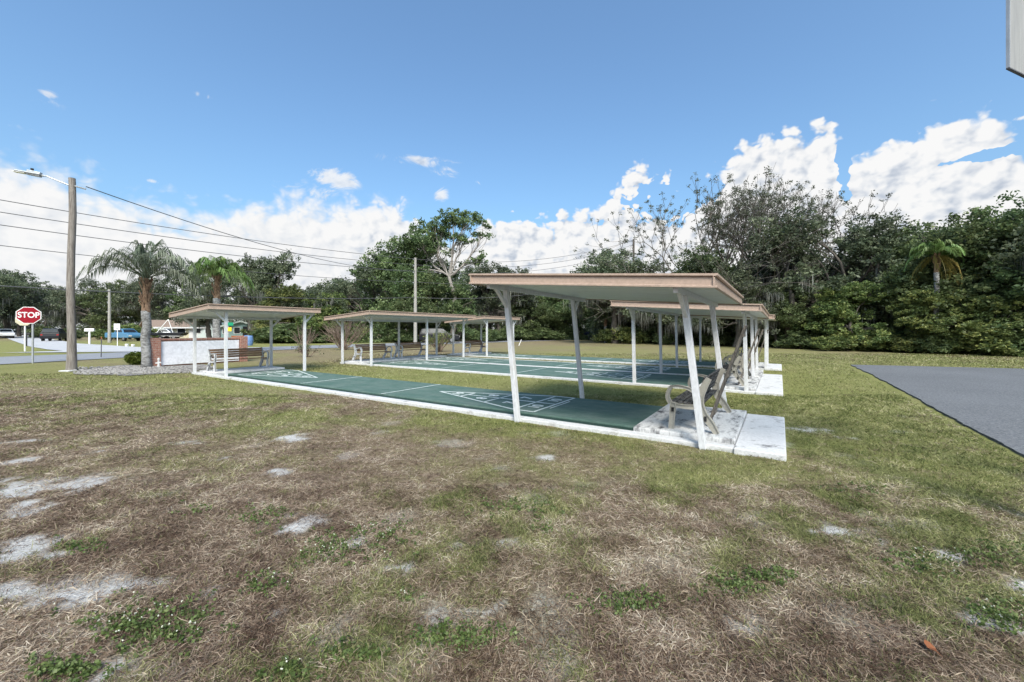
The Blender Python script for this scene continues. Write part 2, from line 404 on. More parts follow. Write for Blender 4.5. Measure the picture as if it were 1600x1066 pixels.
# ------------------------------------------------------------------ courts
def kerbbox(mb, u0, u1, v0, v1, z0, z1): mb.box2((-max(u0, u1), min(v0, v1), z0), (-min(u0, u1), max(v0, v1), z1))
def court(label, v0, v1, us, slab_u1, frontk=True, backk=False, left_slab=True, cheap=False, walk_v1=None, u_sh=0):
    t = thing('shuffleboard_court', label, 'court', (0, 0, 0), TH, 'shuffleboard courts')
    e0, e1 = us
    k = MB(); kerbbox(k, .5, e1+1.35, v0, v0+.2, -.1, .062)
    k.build('kerb', M['kerb'], t, bev=.012)
    if backk:
        k = MB(); kerbbox(k, .5, e1+1.3, v1, v1+.09, -.1, .056); k.build('kerb', M['kerb'], t)
    g = MB(); kerbbox(g, e0, e1, v0+.2, v0+.56, -.1, .012); g.build('gutter', M['gutter'], t)
    s = MB()
    n = 14
    s.box2((-e1, v0+.56, -.1), (-e0, v1, .045)); s.build('playing_surface', M['green'], t, bev=.02)
    # slabs under the benches
    a = MB(); a.box2((-e0-.02, v0+.21, -.1), (-.5, v1, .12)); a.build('bench_slab', M['slab'], t, bev=.018)
    a = MB(); a.box2((-.497, v0-.04, -.1), (.07, (walk_v1 or v1)-.05, .075)); a.build('walkway_slab', M['walk'], t, bev=.015)
    a = MB(); a.box2((-e1-1.3, v0+.21, -.1), (-e1+.02, v1, .11)); a.build('bench_slab', M['walk'], t, bev=.018)
    # markings
    c = (v0+.62+v1-.05)/2; w = .92
    def ln(p, q, wd=.045, m_=None): (m_ or cur[0]).bar((-p[0], p[1], .0505), (-q[0], q[1], .0505), wd, .003)
    cur = [None]
    def half(f):
        cur[0] = MB()
        F = lambda u_: (u_+u_sh) if f > 0 else 19.58+u_sh-u_
        ln((F(3.88), c-w), (F(3.88), c+w)); ln((F(4.35), c-w+.02), (F(4.35), c+w-.02))
        ln((F(3.88), c-w), (F(4.35), c-w)); ln((F(3.88), c+w), (F(4.35), c+w))
        ln((F(4.35), c-w), (F(7.13), c)); ln((F(4.35), c+w), (F(7.13), c))
        ln((F(5.3), c-w*.66), (F(5.3), c+w*.66)); ln((F(6.22), c-w*.33), (F(6.22), c+w*.33))
        ln((F(3.88), c), (F(6.22), c)); cur[0].build('marking', M['line'], t)
        cur[0] = MB(); ln((F(8.04), v0+.52), (F(8.04), v1-.02), .035); cur[0].build('dead_line', M['line'], t)
        cur[0] = MB(); ln((F(3.78), c-.45), (F(3.78), c+.45), .03); cur[0].build('foul_line', M['line'], t)
        for s_, u_, dv, sz in (('10', 6.52, 0, .3), ('8', 5.62, -.24, .36), ('8', 5.62, .24, .36), ('7', 4.78, -.36, .38), ('7', 4.78, .36, .38), ('10', 4.11, -.42, .34), ('10', 4.11, .42, .34)):
            text('number', s_, sz, M['line'], t, (-F(u_), c+dv*f, .0505), (0, 0, PI/2 if f > 0 else -PI/2))
    half(1); half(-1)
    return t
court('nearest single green court with white front kerb, bench slab at right end', 6.02, 8.62, (1.85, 16.34), 1.85)
court('green court in front of the white dividing kerb, first lane of the double court', 11.72, 14.88, (1.8, 16.0), 1.8, u_sh=-.15)
court('green court behind the white dividing kerb, second lane of the double court', 14.92, 17.62, (1.8, 16.0), 1.8, backk=True, u_sh=-.15, walk_v1=16.6)
court('farthest single green court beside the open field', 18.95, 21.7, (1.6, 15.8), 1.6, u_sh=-.4)

# ------------------------------------------------------------------ shelters
def shelter(label, ui, uo, v0, v1, zi, zo, pi_, po, pv, lean=0, far_end=False, cut=None):
    t = thing('shelter', label, 'shelter', (0, 0, 0), TH, 'flat roofed shelters over the court ends')
    zf = lambda u_: zi+(u_-ui)*(zo-zi)/(uo-ui)
    # roof panel: ribbed underside
    nr = max(8, int((v1-v0)/.3)); r = MB(); vs = []
    for i in range(nr):
        a = v0+.02+(v1-v0-.04)*i/nr; b2 = v0+.02+(v1-v0-.04)*(i+1)/nr
        for (ua, ub) in ((ui, uo),):
            q = [(-ua, a+.012, zf(ua)+.012), (-ub, a+.012, zf(ub)+.012), (-ub, b2-.012, zf(ub)+.012), (-ua, b2-.012, zf(ua)+.012)]
            top = [(x, y, z+.10) for x, y, z in q]
            r.add(q+top, [(0, 1, 2, 3), (7, 6, 5, 4), (0, 4, 5, 1), (1, 5, 6, 2), (2, 6, 7, 3), (3, 7, 4, 0)])
    rf = r.build('roof', M['underside'], t)
    f = MB()
    def fas(p, q):
        (x0, y0, z0), (x1, y1, z1) = p, q
        dx, dy = x1-x0, y1-y0; L_ = math.hypot(dx, dy); nx_, ny_ = dy/L_, -dx/L_
        prof = [(0, -.005), (.045, -.005), (.045, .016), (.02, .026), (.02, .118), (.004, .122), (.004, .132), (.05, .138), (.05, .165), (0, .165)]
        vs = []
        for (x, y, z) in ((x0, y0, z0), (x1, y1, z1)):
            for d, h in prof: vs.append((x+nx_*d, y+ny_*d, z+h))
        n = len(prof)
        f.add(vs, [tuple(range(n)), tuple(range(2*n-1, n-1, -1))]+[(i, n+i, n+(i+1) % n, (i+1) % n) for i in range(n)])
    A_, B_, C_, D_ = (-ui, v0, zf(ui)), (-uo, v0, zf(uo)), (-uo, v1, zf(uo)), (-ui, v1, zf(ui))
    lst = [A_, B_, C_, D_] if ui > uo else [B_, A_, D_, C_]   # go so the outside lies to the right
    for i in range(4):
        p, q = Vector(lst[i]), Vector(lst[(i+1) % 4]); d = (q-p); d.z = 0; d.normalize()
        fas(tuple(p-d*(.045 if i % 2 else 0)), tuple(q+d*(.045 if i % 2 else 0)))
    f.build('fascia', M['fascia'], rf)
    # beams along v
    for up_ in (pi_, po):
        bm = MB(); zz = zf(up_+lean)
        bm.bar((-(up_+lean), v0+.05, zz-.03), (-(up_+lean), v1-.05, zz-.03), .06, .075); bm.build('beam', M['white'], t)
    for up_ in (pi_, po):
        for k, vv in enumerate(pv):
            p = MB(); zz = zf(up_+lean)-.06
            p.bar((-up_, vv, 0), (-(up_+lean), vv, zz), .085, .085, up=(0, 1, 0)); 
            p.box((-up_, vv, .015), (.13, .13, .03)) if False else None
            o = p.build('post', M['white'], t, bev=.006)
            s_ = -1 if k == 0 else (1 if k == len(pv)-1 else 0)
            if s_:
                b_ = MB(); zb = zz-.30; fr = zb/zz
                b_.bar((-(up_+lean*fr), vv+s_*.02, zb), (-(up_+lean), vv+s_*.34, zz+.03), .05, .05, up=(1, 0, 0)); b_.build('brace', M['white'], t)
    return t
shelter('near right shelter leaning to the left over the nearest bench', 4.32, .66, 5.4, 9.5, 2.37, 2.10, 3.79, .86, (5.98, 8.75), lean=.24)
shelter('right shelter with six posts, behind the leaning one', 3.95, .38, 11.2, 18.35, 2.26, 2.03, 3.5, .7, (11.8, 14.98, 17.65), lean=.04)
shelter('far right shelter over the last court, nearest the moss hung trees', 3.75, .2, 18.45, 22.1, 2.22, 2.00, 3.2, .46, (19.0, 21.5))
shelter('left shelter over the bench beside the white brick wall', 14.8, 17.95, 5.5, 9.12, 2.24, 2.02, 15.05, 17.5, (6.05, 8.68))
shelter('left shelter with six posts over two brown benches', 14.35, 17.55, 11.1, 18.15, 2.24, 2.02, 14.85, 16.9, (11.55, 14.9, 17.75))
shelter('small far left shelter over the farthest bench', 14.0, 17.0, 18.6, 22.3, 2.22, 2.0, 14.0+.15, 16.7, (19.0, 21.8))

# ------------------------------------------------------------------ benches
def bez(pts, n=6):
    out = []
    P_ = [pts[0]]+list(pts)+[pts[-1]]
    for i in range(1, len(P_)-2):
        p0, p1, p2, p3 = [np.array(q, float) for q in P_[i-1:i+3]]
        for k in range(n):
            t = k/n; out.append(tuple(.5*((2*p1)+(-p0+p2)*t+(2*p0-5*p1+4*p2-p3)*t*t+(-p0+3*p1-3*p2+p3)*t**3)))
    out.append(tuple(pts[-1])); return out
def ribbon(path, widths):
    A_, B_ = [], []; n = len(path)
    for i, p in enumerate(path):
        a = path[max(i-1, 0)]; b2 = path[min(i+1, n-1)]; dx, dz = b2[0]-a[0], b2[1]-a[1]; l = math.hypot(dx, dz) or 1
        w = np.interp(i/(n-1), np.linspace(0, 1, len(widths)), widths)/2
        A_.append((p[0]-dz/l*w, p[1]+dx/l*w)); B_.append((p[0]+dz/l*w, p[1]-dx/l*w))
    return A_, B_
def make_bench(label, wood, framem, W=1.78, fallen=False):
    t = thing('park_bench', label, 'bench', (0, 0, 0), 0, 'benches at the court ends')
    for s in (-1, 1):
        f = MB(); y0 = s*(W/2)-.028; y1 = s*(W/2)+.028
        for path, wd in (
            (bez([(.645, 0), (.57, .13), (.47, .26), (.425, .38), (.425, .50), (.475, .64), (.545, .78)]), [.075, .10, .12, .115, .10, .075]),   # back leg and upright
            (bez([(.03, 0), (.045, .2), (.06, .40)]), [.075, .075, .09]),                                                                      # front leg
            (bez([(.02, .37), (.2, .345), (.43, .36)]), [.07, .06, .08]),                                                                      # seat rail
            (bez([(.02, .38), (-.02, .47), (0, .57), (.045, .635)]), [.065, .055, .05]),                                                       # arm upright
            (bez([(.03, .625), (.15, .64), (.30, .60), (.44, .50)]), [.035, .04, .05])):                                                       # arm
            A_, B_ = ribbon(path, wd); f.strip(A_, B_, y0+.016, y1-.016)
            for off in (0, 1):  # flange rim along both edges
                E_ = (A_, B_)[off]
                for i in range(len(E_)-1):
                    f.bar((E_[i][0], y0, E_[i][1]), (E_[i][0], y1, E_[i][1]), .001, .001) if False else None
                A2 = [(a[0]*.88+b2[0]*.12, a[1]*.88+b2[1]*.12) if off == 0 else (b2[0]*.88+a[0]*.12, b2[1]*.88+a[1]*.12) for a, b2 in zip(A_, B_)]
                f.strip(E_, A2, y0, y1) if off == 0 else f.strip(A2, E_, y0, y1)
        f.build('side_frame', framem, t)
    for s in (-1, 1):
        m_ = MB(); m_.box((.50, s*(W/2+.02), .20), (.032, .03, .07)); m_.box((.055, s*(W/2+.02), .29), (.032, .03, .055)); m_.build('bolt_cover', M['black'], t)
    k = MB(); n = 5
    for i in range(n):
        x = .045+.085*i; k.box((x+.02, 0, .405-.006*i), (.074, W-.03, .034))
    k.build('seat', wood, t, bev=.005)
    k = MB()
    for i in range(4):
        z = .50+.082*i; x = .395+.38*(z-.5)*.85
        mt = Matrix.Translation((x, 0, z)) @ Matrix.Rotation(.36, 4, 'Y'); k.box((0, 0, 0), (.03, W-.03, .070), mt)
    k.build('backrest', wood, t, bev=.005)
    return t
def put(o, u_, vc, face, z=.115):
    o.location = (*uv(u_, vc), z); o.rotation_euler.z = TH+(0 if face > 0 else PI)
# local x runs from the seat front to the back; right benches face +u (back towards -u = +x local)
b0 = make_bench('nearest bench with cream curved side frames and blackened slats on the mildewed slab', M['oldwood'], M['frame'])
put(b0, 1.39, 7.33, 1, .12)
bR = [(11.95+1.25, 'weathered bench right of the double court, just behind the leaning shelter'), (16.0, 'second weathered bench right of the double court, farther from the leaning shelter'), (20.2, 'far right bench at the end of the last court')]
for vc, lab in bR:
    o = copy_tree(b0); o['label'] = lab; put(o, 1.42, vc, 1, .12)
b1 = make_bench('brown slatted bench in front of the white brick wall', M['wood'], M['white'])
put(b1, 16.65, 7.25, -1, .105)
for vc, lab, u_ in ((13.05, 'brown bench under the six post left shelter, left one of its two', 16.35), (15.75, 'bench with white end frames under the six post left shelter, right of the brown one', 16.6), (20.9, 'small far bench under the far left shelter', 16.2)):
    o = copy_tree(b1); o['label'] = lab; put(o, u_, vc, -1, .105)
# leaning planks behind the right benches
def plank(label, u0, u1, vc, w, z0, z1, mat):
    t = thing('leaning_board', label, 'board', (0, 0, 0), TH, 'long boards propped behind the right benches')
    p = MB(); p.bar((-u0, vc, z0), (-u1, vc, z1), w, .032, up=(1, 0, .3)); p.build('panel', mat, t, bev=.004)
    d = Vector((-(u1-u0), 0, z1-z0))
    for f in (.12, .5, .9):
        p = MB(); c_ = Vector((-u0, vc, z0))+d*f+Vector((.026, 0, .01)); p.bar(c_-Vector((0, w/2-.01, 0)), c_+Vector((0, w/2-.01, 0)), .02, .05); p.build('batten', mat, t)
    return t
plank('long grey board leaning behind the nearest bench, under the near shelter', .92, .42, 7.02, .34, .14, 1.66, M['plank'])
plank('dark board leaning behind the bench under the six post right shelter', .92, .45, 12.5, .36, .14, 1.62, M['plank'])
plank('brown board leaning behind the second bench of the double court', .92, .45, 15.6, .7, .14, 1.60, M['plank'])
plank('dark board leaning behind the far right bench', .85, .40, 19.9, .5, .14, 1.60, M['plank'])

# ------------------------------------------------------------------ pole, signs, wall
px_, py_ = -16.96, 15.75
t = thing('street_light', 'tall weathered wooden pole with a lamp arm beside the gravel bed', 'lamp post', (px_, py_, 0))
p = MB(); hs = [0, .6, 1.2, 2, 3, 4.5, 6, 7.2, 7.42]; rs = [.165, .140, .128, .122, .118, .112, .107, .102, .10]
p.tube([(.02*math.sin(h*1.3)+.005*h, .02*math.cos(h), h) for h in hs], rs, 16); p.build('pole', M['polewood'], t, smooth=False)
p = MB(); p.box((.05, -.15, .025), (.42, .3, .05)); p.build('base_block', M['kerb'], t, bev=.02)
a = MB(); dx, dy = -.94, -.30
arm = [(.05*dx, 0, 7.14), (.35*dx, .3*dy, 7.26), (.72*dx, .7*dy, 7.41), (.95*dx, .9*dy, 7.44)]
a.tube(arm, .026, 8); a.build('lamp_arm', M['galv'], t)
h = MB(); c0 = Vector((.88*dx, .85*dy, 7.44)); d_ = Vector((dx, dy, .10)).normalized()
h.bar(c0, c0+d_*.74, .24, .06); h.bar(c0+d_*.02, c0+d_*.42+Vector((0, 0, .02)), .15, .18); lh = h.build('lamp_head', M['galv'], t, bev=.02)
h = MB(); h.tube([c0+d_*.28+Vector((0, 0, .08)), c0+d_*.28+Vector((0, 0, .19))], .045, 10); h.build('photocell', M['black'], lh)
h = MB(); h.bar(c0+d_*.45+Vector((0, 0, -.04)), c0+d_*.80+Vector((0, 0, -.04)), .20, .02); h.build('lens', M['lamp'], lh)
h = MB(); h.tube([(.14, 0, 7.12), (.42, .15, 7.05)], .03, 6); h.build('bracket', M['galv'], t)
def octa(r): return [(r*math.cos(PI/8+k*PI/4), r*math.sin(PI/8+k*PI/4)) for k in range(8)]
sx, sy = G(50, 568)
ang = math.atan2(sx, sy)
t = thing('stop_sign', 'red octagonal stop sign on a steel post at the roadside', 'sign', (sx, sy, 0), 0)
p = MB(); p.box((0, .03, 1.33), (.07, .04, 2.66)); p.build('post', M['galv'], t)
fc = thing('x', None, None, (0, 0, 0)); bpy.data.objects.remove(fc)
s_ = MB(); s_.prism([(x-.1, z+2.27) for x, z in octa(.425)], -.02, 0, 'y'); pl = s_.build('sign_plate', M['signwhite'], t); pl.rotation_euler.z = .75
s_ = MB(); s_.prism([(x-.1, z+2.27) for x, z in octa(.392)], -.026, -.021, 'y'); s_.build('red_face', M['red'], pl)
text('lettering', 'STOP', .345, M['signwhite'], pl, (-.1, -.029, 2.27), (PI/2, 0, 0), .001, 1.0).scale = (.82, 1.05, 1)
x2, y2 = G(39, 549)
t = thing('back_of_sign', 'pale back of an octagonal sign on a thin post, hidden behind the stop sign', 'sign', (x2, y2, 0))
p = MB(); p.box((0, 0, 1.5), (.08, .05, 3.0)); p.build('post', M['signwhite'], t)
s_ = MB(); s_.prism([(x-.05, z+2.30) for x, z in octa(.44)], -.06, -.04, 'y'); s_.build('sign_plate', simple('cream_plate', (.55, .50, .36), (.6, .56, .42), 2), t).rotation_euler.z = .75
def mailbox(x, y, m_, label, pm, s=1):
    t = thing('mailbox', label, 'mailbox', (x, y, 0), .4)
    p = MB(); p.box((0, 0, .5*s), (.10*s, .10*s, 1.0*s)); p.build('post', pm, t)
    b_ = MB(); pr = [(-.11*s, 1.0*s), (.11*s, 1.0*s), (.11*s, 1.14*s), (.07*s, 1.22*s), (-.07*s, 1.22*s), (-.11*s, 1.14*s)]
    b_.prism(pr, -.28*s, .28*s, 'y'); o = b_.build('box', m_, t); o.rotation_euler.z = PI/2
x, y = G(41, 541); mailbox(x, y, M['black'], 'black mailbox on a dark post between the two sign posts', M['black'], 1.05)
x, y = G(140, 537.5); mailbox(x, y, M['signwhite'], 'white mailbox on a thick white post across the road', M['signwhite'], 1.4)
x, y = G(158, 559)
t = thing('marker_stake', 'thin dark marker stake standing in the verge beside the road', 'stake', (x, y, 0)); p = MB(); p.tube([(0, 0, 0), (.02, 0, 1.1)], .022, 6); p.build('stake', M['wire'], t); p = MB(); p.box((.02, 0, 1.12), (.05, .03, .14)); p.build('cap', M['rust'], t)
x, y = G(183.5, 541)
t = thing('lawn_sign', 'small white rectangular sign on a thin post across the road', 'sign', (x, y, 0)); p = MB(); p.tube([(0, 0, 0), (0, 0, 1.9)], .03, 6); p.build('post', M['signwhite'], t)
p = MB(); p.box((0, -.05, 1.86), (.58, .02, .6)); o = p.build('panel', M['signwhite'], t); p = MB(); p.box((0, -.063, 1.95), (.42, .004, .10)); p.box((0, -.063, 1.72), (.3, .004, .12)); p.build('printing', M['galv'], o)
x, y = G(203, 541.5)
t = thing('ground_marker', 'low white utility marker in the grass across the road', 'marker', (x, y, 0)); p = MB(); p.box((-.28, 0, .12), (.22, .2, .24)); p.box((.3, 0, .1), (.2, .2, .2)); p.build('caps', M['signwhite'], t, bev=.02)
# brick wall with white panel
A = Vector((-15.08, 17.55, 0)); B = Vector((-13.55, 20.35, 0)); d = (B-A); Lw = d.length; rz = math.atan2(d.y, d.x)
t = thing('brick_sign_wall', 'white faced brick wall between two brick pillars behind the left bench', 'wall', tuple(A), rz)
p = MB(); p.box2((.0, .02, 0), (Lw, .22, 1.12)); p.build('brick_core', M['brick'], t)
p = MB(); p.box2((.02, -.03, .06), (Lw-.02, .017, 1.08)); p.build('white_panel', M['stucco'], t, bev=.01)
p = MB(); p.box2((-.02, -.05, 1.122), (Lw+.02, .26, 1.21)); p.build('cap', M['brick'], t, bev=.01)
p = MB(); p.box2((-.48, -.12, 0), (-.004, .34, 1.24)); p.build('pillar', M['brick'], t, bev=.01)
p = MB(); p.box2((Lw+.004, -.12, 0), (Lw+.34, .34, 1.26)); p.build('pillar', M['brick'], t, bev=.01)
x, y = G(246, 575)
t = thing('garden_cross', 'small white garden ornament against the brick pillar', 'ornament', (x+.05, y, 0)); p = MB(); p.tube([(0, 0, 0), (0, 0, .36)], [.045, .03], 8); p.bar((-.12, 0, .20), (.12, 0, .23), .05, .05); p.tube([(0, 0, .34), (0, 0, .42)], [.05, .03], 8); p.tube([(0, 0, 0), (0, 0, .03)], .09, 8); p.build('figure', M['kerb'], t)
# gravel bed
gp = [G(*q) for q in ((118, 581), (150, 586), (200, 588), (250, 585), (300, 581), (335, 574), (318, 570), (258, 573), (222, 572), (195, 571), (150, 575))]
sheet('gravel_bed', gp, .022, M['bed'])
mb = MB(); rr = random.Random(5)
import itertools
for i in range(1500):
    px, py = rr.uniform(115, 335), rr.uniform(572, 587)
    if abs(py-(580-.02*(px-200))) > 6.5 or (px > 255 and py < 574): continue
    x, y = G(px, py); r = rr.uniform(.02, .055); z = .03+r*.3
    mb.add([(x-r, y, z), (x, y-r*.8, z), (x+r, y, z), (x, y+r*.8, z), (x, y, z+r*.8), (x, y, z-r)], [(0, 1, 4), (1, 2, 4), (2, 3, 4), (3, 0, 4), (1, 0, 5), (2, 1, 5), (3, 2, 5), (0, 3, 5)])
tag(mb.build('gravel', M['stone']), 'loose pale gravel between the wooden pole and the white wall', 'gravel', kind='stuff')
# corner board, top right: large board on posts
cd = Vector((.93, .37, 0)).normalized(); c0 = Vector((3.41, 2.81, 3.40)); rz = math.atan2(cd.y, cd.x)
t = thing('raised_board', 'pale grey board edge cutting into the top right corner', 'board', tuple(c0-Vector((0, 0, 3.4))), rz)
p = MB(); p.box2((.006, 0, 3.40), (2.6, .012, 4.7)); p.build('panel', M['board'], t, bev=.004)
p = MB(); p.box2((0, -.003, 3.40), (.0055, .015, 4.7)); p.build('edge_trim', M['galv'], t)
p = MB(); p.box2((0.0, -.003, 3.392), (2.6, .015, 3.3985)); p.build('bottom_trim', M['wire'], t)
for xx in (1.0, 2.4):
    p = MB(); p.box2((xx, .0125, 0), (xx+.12, .13, 4.6)); p.build('post', M['white'], t)

# ------------------------------------------------------------------ utility poles and wires
def upole(label, x, y, h, r0, r1, mat, cross=False):
    t = thing('utility_pole', label, 'pole', (x, y, 0)); p = MB(); p.tube([(0, 0, 0), (0, 0, h)], [r0, r1], 12); p.build('pole', mat, t)
    q = MB()
    for dz in (.15, .9, 1.6, 2.75): q.tube([(-.28, 0, h-dz), (.05, 0, h-dz)], .05, 6)
    q.build('insulator', M['galv'], t)
    return t
pa = P(649, 45); upole('tall concrete utility pole behind the six post left shelter', pa[0], pa[1], Hz(403, 45), .20, .13, M['paleconc'])
pb = P(990, 58); upole('utility pole rising behind the near shelter roof', pb[0], pb[1], Hz(374, 58), .20, .14, M['bark'])
pc = P(171, 50); upole('distant utility pole across the road, left of the palm', pc[0], pc[1], Hz(452, 50), .17, .12, M['paleconc'])
def wire(label, pts, sags, r=.022, grp='overhead wires strung past the pole'):
    out = []
    for i in range(len(pts)-1):
        p, q = Vector(pts[i]), Vector(pts[i+1])
        for k in range(24+(i == len(pts)-2)):
            f = k/24; c_ = p.lerp(q, f); c_.z -= 4*sags[i]*f*(1-f); out.append(c_)
    mb = MB(); mb.tube(out, r, 5); o = mb.build('overhead_wire', M['wire']); tag(o, label, 'wire', grp); return o
pl_ = (-35.9, 9.1)
names = ['topmost long wire running left to right across the clouds', 'second long wire below the topmost one', 'third long wire, just above the palm crown', 'fourth long wire, crossing the palm crown', 'lowest long wire, crossing the grey palm boots']
for nm, yl, yr, rr_ in zip(names, (313, 332, 352, 384, 447), (405, 414, 424, 441, 465), (.022, .022, .022, .02, .028)):
    zr = Hz(yr, 45); sx_ = .65; zm = Hz(yl, 21.7); 
    zl = (zm-zr*(1-sx_)+4*.8*sx_*(1-sx_))/sx_
    zb = Hz(yr, 45)+.0
    pts = [(pl_[0], pl_[1], zl), (pa[0], pa[1]-.1, zr), (pb[0], pb[1]-.1, (Hz(374, 58)-(Hz(403, 45)-zr)))]
    wire(nm, pts, [.8, 1.4], rr_)
wire('service wire dropping from the lamp pole top towards the concrete pole', [(px_+.42, py_+.15, 7.05+.1), (pa[0], pa[1]-.1, Hz(424, 45))], [.9], .018)
wire('thin wire crossing in front of the right tree line', [(pb[0], pb[1], 8.2), P(1250, 36)+(Hz(410, 36),), P(2000, 24)+(Hz(395, 24),)], [.3, .2], .014)

# ------------------------------------------------------------------ vehicles
def wheel(t, x, y, r=.36):
    tm = MB(); tm.tube([(x, y-.11, r), (x, y+.11, r)], r, 18); w = tm.build('wheel', M['tyre'], t)
    rm = MB(); s = 1 if y > 0 else -1; rm.tube([(x, y+s*.112, r), (x, y+s*.125, r)], r*.6, 12); rm.build('rim', M['rim'], w)
def car(label, cat, x, y, rot, paint, kind='suv', name='parked_car'):
    t = thing(name, label, cat, (x, y, 0), rot)
    if kind == 'suv':
        L_, body, cab = 4.7, [(-2.35, .35), (2.3, .35), (2.38, .6), (2.3, .95), (1.15, 1.12), (-2.3, 1.15), (-2.38, .7)], [(-2.25, 1.14), (1.15, 1.11), (.45, 1.68), (.1, 1.74), (-1.9, 1.74), (-2.1, 1.66)]
    elif kind == 'sedan':
        L_, body, cab = 4.5, [(-2.25, .3), (2.2, .3), (2.28, .55), (2.15, .8), (1.1, .95), (-1.7, 1.0), (-2.25, .92)], [(-1.75, .98), (1.1, .94), (.35, 1.38), (-.9, 1.40)]
    else:
        L_, body, cab = 5.3, [(-2.65, .45), (2.6, .45), (2.68, .7), (2.6, 1.0), (1.5, 1.15), (-2.6, 1.15), (-2.66, .8)], [(-.55, 1.14), (1.5, 1.14), (.85, 1.70), (-.45, 1.72)]
    for c_, s_ in ((body, .92),):
        b_ = MB(); n = len(c_)
        vs = [(p[0], -s_, p[1]) for p in c_]+[(p[0], s_, p[1]) for p in c_]
        b_.prism(c_, -s_, s_, 'y'); b_.build('body', paint, t, bev=.08)
    n = len(cab); zb = cab[0][1]; zt = max(p[1] for p in cab); cb = MB()
    wy = lambda z: .86-.18*(z-zb)/(zt-zb)
    cb.add([(p[0], -wy(p[1]), p[1]) for p in cab]+[(p[0], wy(p[1]), p[1]) for p in cab], [tuple(range(n-1, -1, -1)), tuple(range(n, 2*n))]+[(i, (i+1) % n, n+(i+1) % n, n+i) for i in range(n)])
    cb.build('cabin', paint, t, bev=.03)
    x0, x1 = cab[0][0], cab[1][0]; tl = min(p[0] for p in cab if p[1] > zt-.1); tr = max(p[0] for p in cab if p[1] > zt-.1)
    z0, z1 = zb+.07, zt-.09
    lerp = lambda a, b2, z: a+(b2-a)*(z-zb)/(zt-zb)
    for s in (-1, 1):
        k = 3 if kind == 'suv' else 2
        xa0, xa1 = lerp(x0, tl, z0)+.14, lerp(x1, tr, z0)-.14; xb0, xb1 = lerp(x0, tl, z1)+.14, lerp(x1, tr, z1)-.14
        for j in range(k):
            w = MB(); f0, f1_ = j/k+.012, (j+1)/k-.012
            w.add([(xa0+(xa1-xa0)*f0, s*(wy(z0)+.012), z0), (xa0+(xa1-xa0)*f1_, s*(wy(z0)+.012), z0), (xb0+(xb1-xb0)*f1_, s*(wy(z1)+.012), z1), (xb0+(xb1-xb0)*f0, s*(wy(z1)+.012), z1)], [(0, 1, 2, 3)]); w.build('window', M['glass'], t)
        wheel(t, L_*.31, s*.80); wheel(t, -L_*.31, s*.80)
        h_ = MB(); h_.box((L_/2-.06, s*.66, .74), (.16, .34, .16)); h_.build('headlight', M['lamp'], t)
        h_ = MB(); h_.box((-L_/2+.05, s*.74, .85), (.12, .2, .2)); h_.build('tail_light', M['tail'], t)
    for xe, xt in ((x1, tr), (x0, tl)):
        sg = 1 if xe > xt else -1; w = MB(); o_ = .015*sg
        w.add([(lerp(xe, xt, z0)+o_+.02*sg, -wy(z0)+.1, z0), (lerp(xe, xt, z0)+o_+.02*sg, wy(z0)-.1, z0), (lerp(xe, xt, z1)+o_+.02*sg, wy(z1)-.1, z1), (lerp(xe, xt, z1)+o_+.02*sg, -wy(z1)+.1, z1)], [(0, 1, 2, 3)]); w.build('windscreen', M['glass'], t)
    return t
x, y = P(687, 49); car('dark car half hidden by a bush under the six post left shelter roof', 'car', x, y, .15, M['carblack'], 'suv')
x, y = P(927, 66); car('dark blue car at the far end of the road beside the small palm', 'car', x, y, .35, M['carnavy'], 'suv')
x, y = P(86, 57); car('black car parked across the road, left of the wooden pole', 'car', x, y, 2.2, M['carblack'], 'suv')
x, y = P(194, 57); car('light blue pickup truck parked on the lawn across the road', 'truck', x, y, -.35, M['blue'], 'pickup', 'pickup_truck')
x, y = P(8, 74); car('white pickup truck far down the side street at the left edge', 'truck', x, y, -.6, M['carwhite'], 'pickup', 'pickup_truck')
x, y = P(-8, 86); car('small dark car at the left edge, far down the side street', 'car', x, y, -.6, M['carblack'], 'sedan')
x, y = P(22, 92); car('silver car far down the side street beside the white truck', 'car', x, y, -.6, M['silver'], 'sedan')
x, y = P(257, 68); car('silver car parked before the cream house behind the brick pillar', 'car', x, y, .4, M['silver'], 'suv')

